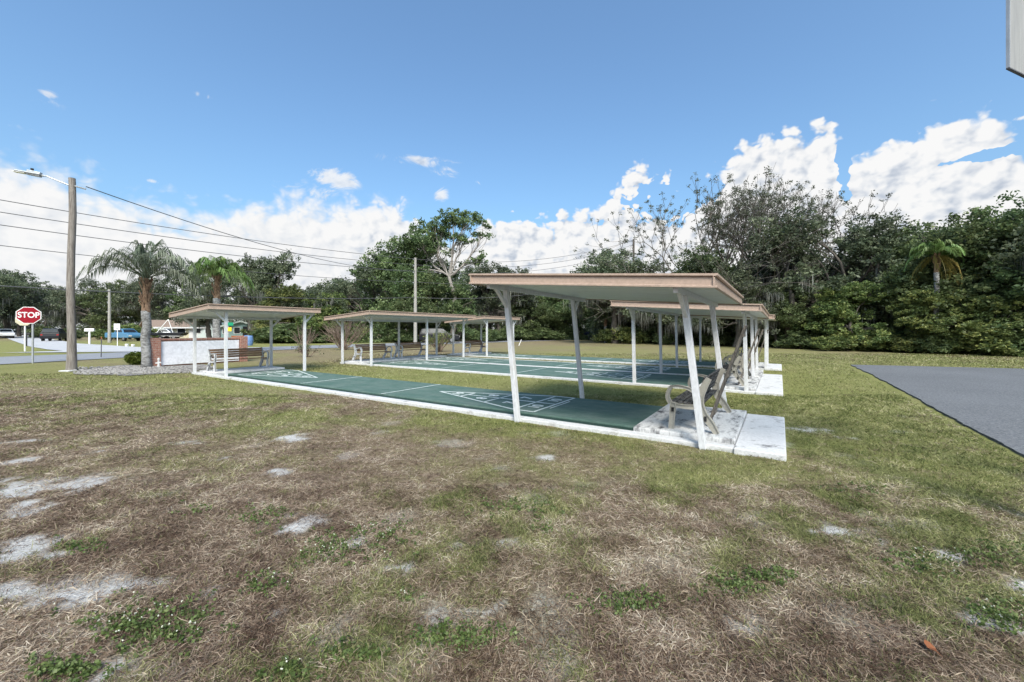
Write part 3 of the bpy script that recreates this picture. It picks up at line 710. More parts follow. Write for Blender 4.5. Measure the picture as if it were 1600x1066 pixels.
# ------------------------------------------------------------------ houses
def house(label, x, y, rot, W_, D_, ze, zr, wall, roofm, trim, gable_front=True, opening=True, carport=False, name='house'):
    t = thing(name, label, 'house', (x, y, 0), rot)
    w = MB()
    if gable_front: w.prism([(-W_/2, 0), (W_/2, 0), (W_/2, ze), (0, zr-.15), (-W_/2, ze)], -D_/2, D_/2, 'y')
    else: w.prism([(-D_/2, 0), (D_/2, 0), (D_/2, ze), (0, zr-.15), (-D_/2, ze)], -W_/2, W_/2, 'x')
    w.build('wall', wall, t)
    r = MB(); o_ = .5
    if gable_front:
        k = (zr-ze)/(W_/2); e = W_/2+o_; ez = zr-k*e
        for s in (-1, 1): r.prism([(0, zr-.12), (s*e, ez-.12), (s*e, ez+.06), (0, zr+.06)][::s], -D_/2-o_, D_/2+o_, 'y')
    else:
        k = (zr-ze)/(D_/2); e = D_/2+o_; ez = zr-k*e
        for s in (-1, 1): r.prism([(0, zr-.12), (s*e, ez-.12), (s*e, ez+.06), (0, zr+.06)][::s], -W_/2-o_, W_/2+o_, 'x')
    rf = r.build('roof', roofm, t)
    f = MB(); yf = -D_/2-o_-.03
    if gable_front:
        for s in (-1, 1): f.bar((0, yf, zr-.06), (s*e, yf, ez-.06), .05, .26)
    else: f.box((0, -e-.02, ez-.04), (W_+2*o_, .05, .22))
    f.build('fascia', trim, rf)
    yw = -D_/2-.03
    if opening:
        g = MB(); g.box((W_*.22, yw, 1.05), (W_*.38, .05, 2.1)); g.build('garage_door' if not carport else 'carport_shade_panel', M['carblack'] if carport else M['signwhite'], t)  # carport: flat black panel on the wall stands in for the shade inside
    for fx in (-.30, -.08):
        g = MB(); g.box((W_*fx, yw, 1.45), (W_*.13, .06, 1.1)); fr = g.build('window', M['signwhite'], t); g = MB(); g.box((W_*fx, yw-.035, 1.45), (W_*.11, .02, .95)); g.build('pane', M['glass'], fr)
    return t
x, y = P(283, 74); house('cream house with a brown shingled roof behind the white wall', x, y, .9, 9.5, 7, 2.1, 3.2, M['cream'], M['roof'], M['signwhite'], False)
x, y = P(333, 77); house('pale house with a small gable between the palm trunk and the shelter post', x, y, .55, 6.2, 7, 2.0, 3.5, M['mint'], M['roof2'], M['teal'])
x, y = P(382, 70); house('pale green gable over a carport with its shaded inside painted dark, behind the left bench', x, y, .45, 7, 7, 1.9, 3.0, M['teal'], M['roof2'], M['mint'], carport=True)
x, y = P(418, 62); t = thing('shed', 'low pale shed seen between the shelter posts beside the bushes', 'shed', (x, y, 0), .5); w = MB(); w.box((0, 0, .9), (4, 3, 1.8)); w.build('wall', M['cream'], t); w = MB(); w.prism([(-1.7, 1.75), (1.7, 1.75), (1.7, 1.86), (-1.7, 2.1)], -2.2, 2.2, 'x'); w.build('roof', M['roof2'], t)
x, y = G(388, 540); t = thing('barrel', 'blue barrel in front of the dark carport', 'barrel', (x, y, 0)); w = MB(); w.tube([(0, 0, 0), (0, 0, .2), (0, 0, .5), (0, 0, .85), (0, 0, 1.0)], [.36, .41, .44, .41, .36], 18); w.build('drum', M['barrel'], t)
x, y = G(376, 539); t = thing('wheelbarrow', 'rusty red wheelbarrow left of the blue barrel', 'wheelbarrow', (x, y, 0), .3); w = MB(); w.prism([(-.5, .5), (.35, .45), (.6, .95), (-.8, .95)], -.35, .35, 'y'); w.build('tray', M['rust'], t, bev=.03); w = MB(); w.tube([(.5, -.06, .22), (.5, .06, .22)], .22, 14); w.build('wheel', M['tyre'], t)
for s in (-1, 1): w = MB(); w.bar((.5, s*.1, .25), (-1.2, s*.35, .75), .05, .05); w.build('handle', M['rust'], t)
x, y = P(357, 38); t = thing('street_name_sign', 'green street name sign with a yellow plate below, behind the shelter post', 'sign', (x, y, 0), .2)
w = MB(); w.tube([(0, 0, 0), (0, 0, 2.4)], .03, 6); w.build('post', M['galv'], t)
w = MB(); w.box((.05, -.04, 2.1), (.75, .02, .3)); w.build('name_plate', M['greensign'], t)
w = MB(); w.box((.0, -.045, 1.62), (.55, .02, .36)); w.build('warning_plate', M['yellow'], t)
x, y = P(238, 60); t = thing('boat_trailer', 'low dark boat trailer with a pale mast frame behind the brick wall', 'trailer', (x+2, y, 0), .2)
w = MB(); w.prism([(-2.4, .75), (2.2, .7), (2.7, 1.15), (-2.4, 1.15)], -.8, .8, 'y'); w.build('hull', M['carblack'], t, bev=.05)
w = MB(); w.bar((-1.2, 0, 1.1), (.3, 0, 3.1), .07, .07); w.bar((.9, 0, 1.1), (.3, 0, 3.1), .07, .07); w.build('frame', M['signwhite'], t)
wheel(t, -.3, .7, .32); wheel(t, -.3, -.7, .32)
x, y = G(806, 541); t = thing('road_marker', 'small white tilted post beside the far road, between the shelters', 'marker', (x+.3, y+1, 0), 0); w = MB(); w.bar((0, 0, 0), (.25, 0, .62), .12, .05); w.build('post', M['signwhite'], t)
# ------------------------------------------------------------------ vegetation
def leafpts(C, r, n, size, rng, flat=.7, droop=0, crnd=None, aspect=.5):
    """n leaves around each clump centre -> arrays"""
    k = len(C); D = rng.normal(size=(k, n, 3)); D /= np.linalg.norm(D, axis=2, keepdims=True)+1e-6
    R = rng.random((k, n, 1))**.5
    c = C[:, None, :]+D*R*np.array(r)[:, None, None]*np.array([1, 1, flat]); c = c.reshape(-1, 3)
    m_ = len(c); a = rng.normal(size=(m_, 3)); a[:, 2] = a[:, 2]*.6-droop; a /= np.linalg.norm(a, axis=1, keepdims=True)
    q = rng.normal(size=(m_, 3)); q[:, 2] = q[:, 2]*.8; bb = np.cross(a, q); bb /= np.linalg.norm(bb, axis=1, keepdims=True)+1e-6
    s = size*(.6+.8*rng.random((m_, 1)))
    V = np.stack([c-a*s, c+bb*s*aspect, c+a*s, c-bb*s*aspect], 1).reshape(-1, 3)
    cr = rng.random(k) if crnd is None else crnd
    rn = np.clip(np.repeat(cr, n)*.55+.45*rng.random(m_), 0, 1)
    return V, np.repeat(rn, 4)
def clumps(blobs, n, rng, shell=.55, gap=.38, seed=0, gs=.55):
    vol = np.array([b_[3]*b_[4]*b_[5] for b_ in blobs])**.67; vol /= vol.sum(); out = []; tries = 0
    while len(out) < n and tries < 30:
        tries += 1
        idx = rng.choice(len(blobs), n*2, p=vol); Bq = np.array(blobs)[idx]
        D = rng.normal(size=(len(idx), 3)); D /= np.linalg.norm(D, axis=1, keepdims=True)
        D[:, 2] = np.where(D[:, 2] < -.3, D[:, 2]*.7, D[:, 2])
        R = (shell+(1.12-shell)*rng.random(len(idx)))[:, None]
        p = Bq[:, :3]+D*R*Bq[:, 3:6]
        nz = .5*vn(p[:, 0]*gs+seed*3.1+50, p[:, 2]*gs+50)+.5*vn(p[:, 1]*gs+90, p[:, 2]*gs*1.3+p[:, 0]*gs*.5+20+seed)
        p = p[(nz > gap) & (p[:, 2] > .15)]
        out += list(p)
    return np.array(out[:n])
def limb(mb, p, q, r0, r1, rng, sag=.1, n=5, sides=6):
    p, q = np.array(p, float), np.array(q, float); L_ = np.linalg.norm(q-p); off = rng.normal(size=3)*L_*sag*.5
    pts = []; rr_ = []
    for k in range(n+1):
        f = k/n; c_ = p*(1-f)+q*f+off*math.sin(f*PI)+rng.normal(size=3)*L_*.02*(0 < f < 1); pts.append(c_); rr_.append(r0+(r1-r0)*f)
    mb.tube(pts, rr_, sides, cap=False); return pts
def make_tree(label, spec, seed, leafm, barkm, name='tree', n_cl=420, per=42, cr=.55, ls=.14, gap=.36, shell=.5, moss=0, trunk_r=.3, trunk_h=None, fork=1, cat='tree', gs=.55, twigs=130, flat=.7, aspect=.5):
    """spec: list of blobs (x,y,z,rx,ry,rz)"""
    rng = np.random.default_rng(seed)
    t = thing(name, label, cat)
    C = clumps(spec, n_cl, rng, shell, gap, seed, gs)
    V, rn = leafpts(C, cr*(.6+.8*rng.random(len(C))), per, ls, rng, flat, aspect=aspect)
    me = npmesh('crown', V, np.arange(len(V)), 4, leafm, rn); link('crown', me, t)
    mb = MB(); top = max(b_[2] for b_ in spec); th = trunk_h or top*.45
    bases = []
    for f in range(fork):
        bx, by = (rng.normal()*.35*(fork > 1), rng.normal()*.35*(fork > 1))
        tipx, tipy = bx*2+rng.normal()*.3, by*2+rng.normal()*.3
        pts = limb(mb, (bx, by, -.1), (tipx, tipy, th), trunk_r*1.25, trunk_r*.7, rng, .06, 6, 9); bases.append(pts)
    for b_ in spec:
        pts = bases[int(rng.integers(fork))]; s_ = pts[-1 if b_[2] > th else -2]
        lp = limb(mb, s_, (b_[0], b_[1], max(b_[2]+b_[5]*.3, th*.8)), trunk_r*.5, trunk_r*.14, rng, .16, 6, 6)
        near_ = C[np.argsort(((C-np.array(b_[:3]))**2).sum(1))[:max(3, twigs//len(spec))]]
        for c_ in near_[::1]:
            j = int(rng.integers(2, len(lp))); limb(mb, lp[j], c_, trunk_r*.12, .012, rng, .15, 3, 3)
    o = mb.build('trunk', barkm, t, smooth=True)
    if moss:
        low = C[C[:, 2] < np.percentile(C[:, 2], 60)]
        cs = low[rng.integers(len(low), size=moss)]; k = 26
        base = cs[:, None, :]+rng.normal(size=(moss, k, 3))*np.array([.28, .28, .12]); ln_ = (.5+1.5*rng.random((moss, 1)))*(.4+.6*rng.random((moss, k)))
        base = base.reshape(-1, 3); ln_ = ln_.reshape(-1); ang_ = rng.random(len(base))*PI; w = .02+.03*rng.random(len(base))
        dv = np.stack([np.cos(ang_)*w, np.sin(ang_)*w, np.zeros(len(base))], 1); jit = rng.normal(size=(len(base), 3))*.08; jit[:, 2] = 0
        dn = np.stack([np.zeros(len(base)), np.zeros(len(base)), -ln_], 1)
        Vm = np.stack([base, base+dv+dn*.35+jit, base+dn+jit, base-dv+dn*.35+jit], 1).reshape(-1, 3); Vm[:, 2] = np.maximum(Vm[:, 2], .3)
        mm = npmesh('hanging_moss', Vm, np.arange(len(Vm)), 4, M['moss'], np.repeat(rng.random(len(base)), 4)); link('hanging_moss', mm, t)
    return t
def blobs(seed, n, R, z0, z1, r, wid=1.0):
    rng = np.random.default_rng(seed); out = []
    for i in range(n):
        a = rng.random()*2*PI; f = (i+.5)/n; z = z0+(z1-z0)*f; rad = R*wid*math.sqrt(max(.05, 1-((f-.35)/.75)**2))*rng.random()**.5
        q = r*(.75+.5*rng.random()); out.append((rad*math.cos(a), rad*math.sin(a), z, q*1.15, q*1.15, q*.8))
    return out
def bare_tree(label, seed, H_, spread, name='tree', leafn=900):
    rng = np.random.default_rng(seed); t = thing(name, label, 'tree'); mb = MB(); tips = []
    def rec(p, d_, L_, r, dep):
        q = p; pts = [p]; n = 3
        for k in range(n):
            d_ = d_+rng.normal(size=3)*.13+np.array([0, 0, .05]); d_ /= np.linalg.norm(d_); q = q+d_*L_/n; pts.append(q)
        mb.tube(pts, [r*(1-.35*k/n) for k in range(n+1)], 7 if dep < 2 else (5 if dep < 3 else 3), cap=False)
        if dep >= 5: tips.append(q); return
        nb = 3 if dep < 2 else (3 if rng.random() < .45 else 2)
        for k in range(nb):
            e = rng.normal(size=3); e -= d_*e.dot(d_); e /= np.linalg.norm(e); s_ = .38+.38*rng.random()
            nd = d_*math.cos(s_)+e*math.sin(s_)+np.array([0, 0, .10]); nd /= np.linalg.norm(nd); rec(q, nd, L_*(.66+.22*rng.random()), r*.62, dep+1)
            if dep > 2: tips.append(pts[int(rng.integers(1, 4))])
    for k in range(5):
        a = 2*PI*k/5+rng.random(); tl = .15+.42*rng.random()*spread
        rec(np.array([0.2*math.cos(a), .2*math.sin(a), 0.]), np.array([math.sin(tl)*math.cos(a), math.sin(tl)*math.sin(a), math.cos(tl)]), H_*.30, .19, 0)
    mb.build('trunk', M['bark'], t)
    T = np.array(tips); C = T[rng.integers(len(T), size=leafn)]
    V, rn = leafpts(C, np.full(len(C), .28), 7, .085, rng, .8); link('crown', npmesh('crown', V, np.arange(len(V)), 4, M['lf_dry'], rn), t)
    return t

def place(o, x, y, s=(1, 1, 1), rz=0):
    o.location = (x, y, 0); o.scale = s; o.rotation_euler.z = rz; return o
# prototypes: height about 10 (unit scaled to fit)
protos = {}
def proto(key, *a, **k): protos[key] = [make_tree(None, *a, **k), False]
def use(key, label, x, y, top, width=1.0, rz=0, grp=None):
    o, used, h = protos[key]
    if used: o = copy_tree(o)
    protos[key][1] = True
    o['label'] = label
    if grp: o['group'] = grp
    s = top/h; return place(o, x, y, (s*width, s*width, s), rz)
def reg(key, t, h): protos[key] = [t, False, h]
GT = 'trees around the field'
reg('oakA', make_tree('', blobs(1, 11, 4.2, 3.2, 8.6, 2.0), 1, M['lf_oak'], M['bark'], name='oak_tree', n_cl=560, per=44, moss=110, cr=.62, ls=.125, gap=.40, trunk_r=.34), 10.2)
reg('oakB', make_tree('', blobs(2, 12, 4.6, 2.6, 8.8, 1.9), 2, M['lf_oak'], M['bark'], name='oak_tree', n_cl=560, per=44, moss=60, cr=.58, ls=.12, gap=.43, trunk_r=.3, fork=2), 10.2)
reg('oakC', make_tree('', blobs(3, 13, 4.0, 2.2, 9.0, 1.6), 3, M['lf_oak'], M['bark'], name='oak_tree', n_cl=430, per=36, moss=25, cr=.5, ls=.13, gap=.47, trunk_r=.26, fork=2, gs=.8), 10.3)
reg('grnA', make_tree('', blobs(4, 12, 3.8, 1.8, 8.8, 1.9), 4, M['lf_green'], M['bark'], name='broadleaf_tree', n_cl=560, per=44, cr=.6, ls=.13, gap=.40, trunk_r=.26), 10.2)
reg('grnB', make_tree('', blobs(5, 14, 3.4, 1.4, 9.0, 1.6), 5, M['lf_green'], M['bark'], name='broadleaf_tree', n_cl=520, per=40, cr=.52, ls=.125, gap=.44, trunk_r=.22, fork=2, gs=.8), 10.3)
reg('vine', make_tree('', blobs(6, 13, 3.6, .9, 8.6, 1.9, 1.1), 6, M['lf_vine'], M['bark'], name='vine_covered_tree', n_cl=600, per=44, cr=.5, ls=.14, gap=.40, trunk_r=.2, twigs=60), 10.0)
airy = [(a_, b_, c_, d_*1.3, e_*1.3, f_*1.25) for a_, b_, c_, d_, e_, f_ in [(0.3, 0, 15.5, 1.6, 1.6, 1.0), (-2.0, .5, 14.2, 1.5, 1.4, .9), (2.4, 0, 14.8, 1.7, 1.5, 1.0), (3.9, .3, 13.6, 1.1, 1.1, .8), (-3.6, -.4, 12.4, 1.5, 1.4, .9), (1.6, -.5, 12.6, 1.3, 1.3, .8), (-1.6, 0, 11.2, 1.5, 1.4, .8), (3.1, .2, 10.2, 1.2, 1.2, .9), (-3.4, .2, 8.6, 1.5, 1.5, 1.0), (-1.8, -.3, 6.5, 1.6, 1.6, 1.1)]]
reg('airy', make_tree('', airy, 8, M['lf_green'], M['palebark'], name='tall_airy_tree', n_cl=430, per=30, cr=.40, ls=.13, gap=.42, trunk_r=.28, trunk_h=8, shell=.35, twigs=150, gs=1.1), 16.6)
reg('bush', make_tree('', [(0, 0, .7, 1.5, 1.3, .75), (1.2, .2, .55, 1.0, 1.0, .6), (-1.1, -.1, .6, 1.1, 1.0, .65), (.3, .1, 1.15, .9, .9, .5)], 9, M['lf_vine'], M['bark'], name='bush', n_cl=170, per=46, cr=.30, ls=.085, gap=.30, trunk_r=.06, trunk_h=.4, twigs=30, cat='bush'), 1.75)
reg('gbush', make_tree('', [(0, 0, .9, 1.4, 1.3, .9), (1.0, .2, .7, 1.0, 1.0, .75), (-1.0, -.1, .7, 1.1, 1.0, .7), (.2, .1, 1.5, .9, .9, .6)], 10, M['lf_green'], M['bark'], name='bush', n_cl=170, per=46, cr=.34, ls=.095, gap=.30, trunk_r=.06, trunk_h=.5, twigs=30, cat='bush'), 2.2)
T_ = [  # key, label, px, Y, top px, width
 # right tree line
 ('oakA', 'moss hung oak behind the far right shelter, left of the bare trees', 962, 47, 388, 1.0),
 ('oakB', 'dark moss hung oak below the bare branches, above the near shelter roof', 1045, 44, 405, 1.1),
 ('oakA', 'moss draped oak just right of the near shelter roof', 1150, 37, 420, 1.1),
 ('oakC', 'thin topped oak rising right of the bare trees', 1225, 37, 330, .95),
 ('oakB', 'dark oak in the right tree line above the driveway corner', 1290, 36, 338, .9),
 ('oakC', 'sparse oak with sky showing through, left of the small palm', 1375, 33, 335, .9),
 ('grnB', 'leafy tree directly left of the yellowed palm', 1425, 31, 345, .85),
 ('oakC', 'loose topped oak behind the yellowed palm', 1475, 33, 338, .85),
 ('grnA', 'broad green tree right of the yellowed palm', 1535, 28, 338, .95),
 ('vine', 'tall vine covered tree near the right edge', 1590, 27.5, 318, .9),
 ('grnB', 'tallest green tree at the very right edge', 1650, 25, 296, .95),
 ('oakB', 'oak just beyond the right edge of the view', 1760, 24, 280, 1.0),
 ('vine', 'vine covered tree behind the low bushes, right of the far shelter', 1330, 31.5, 430, 1.15),
 ('vine', 'vine covered tree below the yellowed palm', 1460, 28, 440, 1.2),
 ('grnA', 'green leafy tree filling in under the bare branches', 1110, 43, 392, 1.0),
 ('grnA', 'low dark green tree right behind the far right shelter', 1215, 36.5, 440, 1.1),
 ('vine', 'low vine tangle on the right below the tallest tree', 1555, 26.0, 450, 1.2),
 ('grnB', 'dark green low tree at the lower right edge', 1640, 25.5, 440, 1.2),
 # centre
 ('grnA', 'dense tree behind the small palm and the dark blue car', 905, 64, 428, 1.2),
 ('grnB', 'tree left of the near shelter, above the far road', 865, 66, 448, 1.3),
 ('oakC', 'oak peeping over the left end of the near shelter roof', 790, 60, 404, 1.0),
 ('oakC', 'dark oak right of the tall airy tree', 762, 64, 408, .8),
 ('grnA', 'tree under the near shelter roof, left of the road', 828, 62, 455, 1.2),
 ('airy', 'tall airy tree with a pale forked trunk against the clouds', 705, 54, 324, 1.0),
 ('grnB', 'high green tree left of the airy tree, behind the concrete pole', 650, 56, 340, .85),
 ('grnA', 'big rounded green tree behind the six post left shelter', 612, 54, 375, .85),
 ('oakB', 'dark tree behind the left end of the six post left shelter', 560, 53, 418, 1.0),
 ('grnA', 'dense green tree low behind the concrete pole', 660, 52, 430, 1.1),
 ('vine', 'yellow green vine thicket between the two left shelters', 520, 50, 448, 1.1),
 ('grnB', 'green tree behind the dark car', 715, 55, 440, 1.1),
 ('vine', 'yellow green vine thicket above the first left shelter roof', 440, 52, 436, 1.1),
 ('oakC', 'tall dark oak with a jagged top behind the first left shelter', 432, 60, 386, .62),
 ('oakC', 'dark oak between the second palm and the jagged oak', 395, 60, 392, .75),
 ('oakB', 'dark oak behind the second palm', 335, 66, 402, .8),
 ('oakB', 'dark drooping tree behind the left shelter front post', 480, 52, 470, 1.2),
 ('grnB', 'green tree between the two palms', 292, 85, 455, 1.2),
 ('oakA', 'green oak behind the first palm trunk', 245, 84, 432, 1.0),
 ('grnA', 'tree left of the first palm, behind the distant pole', 180, 86, 440, 1.1),
 ('oakB', 'dark tree just right of the wooden pole', 140, 92, 436, .9),
 ('oakA', 'dark tree just left of the wooden pole', 98, 96, 445, .9),
 ('oakC', 'small tree behind the stop sign', 55, 100, 462, 1.1),
 ('oakA', 'moss hung dark oak at the left edge', 8, 78, 418, 1.0),
 ('oakC', 'leaning dark tree left of the stop sign', 25, 90, 450, 1.1),
 ('oakB', 'oak just beyond the left edge of the view', -70, 70, 400, 1.0),
]
rz_ = 0
for key, lab, px, Y, tp, wd in T_:
    x, y = P(px, Y); rz_ += 2.1; use(key, lab, x, y, Hz(tp, Y), wd, 0 if key == 'airy' else rz_, GT)
o = bare_tree('wide bare branched tree against the clouds, the left one of the two', 31, 17.2, .72, leafn=3000); x, y = P(1120, 44); place(o, x, y, (1, 1, 1), .4); o['group'] = GT
o = bare_tree('bare twiggy tree against the clouds, the right one of the two', 37, 16.5, .95, leafn=1500); x, y = P(1200, 43); place(o, x, y, (1, 1, 1), 1.4); o['group'] = GT
BU = [('bush', 'low yellow green bush at the foot of the tree line, left of the driveway corner', 1325, 30.5, 518, 1.4), ('bush', 'yellow green bush above the driveway corner', 1400, 28.8, 524, 1.4), ('gbush', 'green bush at the tree line foot below the yellowed palm', 1470, 27.0, 520, 1.3),
 ('bush', 'yellow green bush at the foot of the right trees', 1530, 25.6, 512, 1.3), ('gbush', 'green bush at the right edge of the lawn', 1600, 24.6, 512, 1.3), ('gbush', 'dark green bush behind the far right shelter posts', 1250, 33.5, 516, 1.3),
 ('gbush', 'dark bush under the moss, right of the middle posts', 1120, 41, 514, 1.4), ('bush', 'rounded pale green bush right of the small palm', 968, 47, 509, 1.2), ('gbush', 'dark bush under the moss behind the second shelter', 1040, 44, 516, 1.4),
 ('gbush', 'bush beside the road left of the dark car', 628, 50, 515, 1.6), ('gbush', 'bush on the road edge behind the first shelter post', 505, 49, 512, 1.7), ('gbush', 'dark bush left of the twiggy shrub', 440, 48, 505, 1.8),
 ('gbush', 'bush right of the dark car', 760, 54, 512, 1.8), ('gbush', 'bush by the road right of the leaning post', 848, 60, 512, 2.0), ('gbush', 'bush by the road left of the small palm', 893, 66, 512, 1.8),
 ('gbush', 'bush behind the leaning shelter post', 800, 58, 508, 1.8), ('gbush', 'rounded dark bush right of the wooden pole', 100+8, 62, 513, 1.3), ('bush', 'yellow green bush across the road behind the stake', 205, 66, 506, 1.5), ('gbush', 'bush far across the road beside the black car', 65, 75, 510, 1.5)]
for key, lab, px, Y, tp, wd in BU:
    x, y = P(px, Y); rz_ += 1.7; use(key, lab, x, y, Hz(tp, Y), wd, rz_, 'bushes along the road and tree line')
# background woods filling behind the tree lines
rng = np.random.default_rng(77); C = []
def wood(px0, px1, Ya, Yb, tp0, tp1, n):
    f = rng.random(n); px = px0+(px1-px0)*f; Y = (Ya+(Yb-Ya)*f)+rng.random(n)*7; top = EYE+(515-(tp0+(tp1-tp0)*f))/640*Y
    top = top*(.80+.25*vn(px*.03, px*0+3)); z = .3+(top-.3)*rng.random(n)
    C.extend(zip((px-800)/640*Y, Y, z))
wood(930, 1260, 52, 42, 440, 420, 1500); wood(1240, 1800, 41, 31, 400, 385, 2400); wood(400, 760, 64, 66, 455, 420, 1500); wood(740, 960, 72, 74, 462, 450, 1000); wood(-120, 420, 112, 98, 470, 462, 1500)
C = np.array(C); V, rn = leafpts(C, np.full(len(C), 1.1)*(.6+.8*rng.random(len(C))), 34, .23, rng, .8)
tag(link('woods', npmesh('woods', V, np.arange(len(V)), 4, M['lf_oak'], rn)), 'dark mass of woods filling in behind the tree lines', 'woods', kind='stuff')
# undergrowth right at the forest edge
C = []
for (a, ya), (b2, yb) in (((935, 66), (1000, 47.5)), ((1000, 47), (1240, 35.2)), ((1240, 35.2), (1420, 29.3)), ((1420, 29.3), (1700, 23.6))):
    for k in range(420):
        f = rng.random(); px = a+(b2-a)*f; Y = ya+(yb-ya)*f+rng.random()**1.5*3; C.append(((px-800)/640*Y, Y, .1+rng.random()**2*1.6))
for k in range(900):
    px = rng.uniform(395, 935); Y = 47.5+max(0, px-560)/375*16+rng.random()*3; C.append(((px-800)/640*Y, Y, .1+rng.random()**2*1.4))
C = np.array(C); V, rn = leafpts(C, np.full(len(C), .42), 26, .10, rng, .7)
tag(link('undergrowth', npmesh('undergrowth', V, np.arange(len(V)), 4, M['lf_green'], rn)), 'low leafy undergrowth along the foot of the trees', 'undergrowth', kind='stuff')

# palms
def palm(label, x, y, h, crown_r, nf, seed, leafm, trunk_r=.2, dead=0, name='palm_tree', boot=1.1, el=(.15, 1.25), boots=True, lw=.020, dens=46):
    rng = np.random.default_rng(seed); t = thing(name, label, 'palm', (x, y, 0)); mb = MB()
    ht = h-boot; mb.tube([(.03*math.sin(k), .02*math.cos(k*1.7), ht*k/10) for k in range(11)], [trunk_r*(1.28 if k == 0 else 1.06-.1*k/10+.03*math.sin(k*2.2)) for k in range(11)], 14); mb.build('trunk', M['palmbark'], t, smooth=True)
    bt = MB(); bt.tube([(0, 0, ht-.05), (0, 0, ht+boot*.5), (0, 0, h+.1)], [trunk_r*.95, trunk_r*.8, trunk_r*.45], 10)
    for k in range(34 if boots else 0):
        a = rng.random()*2*PI; z = ht+boot*.95*rng.random(); r = trunk_r*.8; bt.bar((r*math.cos(a)*.8, r*math.sin(a)*.8, z), (r*1.9*math.cos(a), r*1.9*math.sin(a), z+.25+.2*rng.random()), .07, .02, up=(0, 0, 1))
    bt.build('boots', M['boot'], t)
    for i in range(nf+dead):
        a = i*2.399+rng.normal()*.2; isd = i >= nf
        e = el[0]+(el[1]-el[0])*((i+.5)/nf) if not isd else -.5+.1*rng.random()
        L_ = crown_r*(1.25+.25*rng.random())*(1 if not isd else .8); drop = L_*(.62+.25*rng.random())*(1 if not isd else .9)
        n = 16; pts = []
        for k in range(n+1):
            f = k/n; hr = L_*(f-.22*f**3)*math.cos(e); z = L_*math.sin(e)*f-drop*f**2.4
            pts.append(np.array([hr*math.cos(a), hr*math.sin(a), z]))
        fm = MB(); fm.tube([tuple(p) for p in pts], [.032*(1-.85*k/n) for k in range(n+1)], 4)
        side = np.array([-math.sin(a), math.cos(a), 0]); vs = []; fs = []
        for k in range(dens):
            f = .13+.86*(k+rng.random()*.6)/dens; j = min(int(f*n), n-1); fr = f*n-j; p = pts[j]*(1-fr)+pts[j+1]*fr; tg = pts[j+1]-pts[j]; tg /= np.linalg.norm(tg)
            ll = crown_r*.36*math.sin(PI*min(1, f*.82+.14))**.7*(.8+.4*rng.random())
            for s in (-1, 1):
                d1 = side*s*(.85+.3*rng.random())+tg*.45+np.array([0, 0, .10+.35*rng.random()]); d1 /= np.linalg.norm(d1)
                q = p+d1*ll*.5; r_ = q+(d1*.35+np.array([0, 0, -.9])+tg*.15)*ll*.55
                wv = np.cross(d1, np.array([0, 0, 1.])+side*.3); wv /= np.linalg.norm(wv)+1e-6; w = lw*(.7+.6*rng.random())
                o_ = len(vs); vs += [p-wv*w*.4, p+wv*w*.4, q+wv*w, q-wv*w, r_]; fs += [(o_, o_+1, o_+2, o_+3), (o_+3, o_+2, o_+4)]
        fm.add(vs, fs); o = fm.build('frond', M['lf_yellow'] if isd else leafm, t, loc=(0, 0, h))
        me = o.data; at = me.attributes.new('rnd', 'FLOAT', 'POINT'); at.data.foreach_set('value', rng.random(len(me.vertices)).astype(np.float32)*.6+.4*rng.random())
    return t
x, y = -15.25, 17.07
palm('palm with a wide drooping crown beside the brick wall and gravel bed', x, y, 3.72, 2.35, 21, 3, M['lf_palm'], .155, 0, el=(.35, 1.5), boot=1.35, lw=.014, dens=46)
x, y = P(339, 28); palm('bright green palm rising above the first left shelter roof', x, y, Hz(432, 28), 2.15, 24, 5, M['lf_palmb'], .22, 0, boot=1.5, el=(.3, 1.3), lw=.024)
x, y = P(1463, 27.5); palm('small palm with a yellowed hanging frond in the right tree line', x, y, Hz(398, 27.5), 1.7, 13, 9, M['lf_palmb'], .14, 3, boot=1.2, el=(.3, 1.3), lw=.026)
x, y = P(946, 50); palm('small palm beside the rounded bush at the end of the road', x, y, Hz(500, 50), 1.9, 15, 12, M['lf_green'], .17, 0, boot=.8, el=(.2, 1.3), lw=.034)
# shrubs
def twiggy(label, x, y, h, w, seed, leafm=None, n=26, nl=0):
    rng = np.random.default_rng(seed); t = thing('shrub', label, 'shrub', (x, y, 0)); mb = MB(); tips = []
    for i in range(n):
        a = rng.random()*2*PI; s_ = rng.random()**.6; q = np.array([w*s_*math.cos(a), w*s_*math.sin(a), h*(.75+.3*rng.random())*(1-.35*s_*s_)])
        pts = limb(mb, (q[0]*.06, q[1]*.06, 0), q*.62, .032, .017, rng, .12, 4, 4)
        for k in range(5):
            p = pts[-1-int(rng.integers(2))]; r_ = q*(.8+.3*rng.random())+rng.normal(size=3)*w*.14; limb(mb, p, r_, .014, .005, rng, .1, 3, 3); tips.append(r_)
    mb.build('branches', M['twig'], t)
    if leafm:
        V, rn = leafpts(np.array(tips), np.full(len(tips), .18), nl, .05, rng, .8); link('foliage', npmesh('foliage', V, np.arange(len(V)), 4, leafm, rn), t)
    return t
x, y = G(537, 547); twiggy('large brown twiggy shrub behind the six post left shelter', x, y, Hz(497, y), 2.0, 41, n=40)
x, y = G(480, 558); twiggy('small low twiggy shrub in the grass between the left shelters', x, y, .85, .7, 42, M['lf_green'], 18, 3)
x, y = G(688, 550); twiggy('loose leafy shrub in front of the dark car', x, y, 1.35, 1.0, 43, M['lf_vine'], 30, 9)
x, y = G(475, 549); twiggy('pale bare shrub beside the first left shelter front post', x, y, Hz(507, y), 1.0, 44, n=22)
rng = np.random.default_rng(5); x, y = G(213, 570)
t = thing('hedge_ball', 'small rounded yellow green hedge beside the palm trunk', 'bush', (x, y, 0))
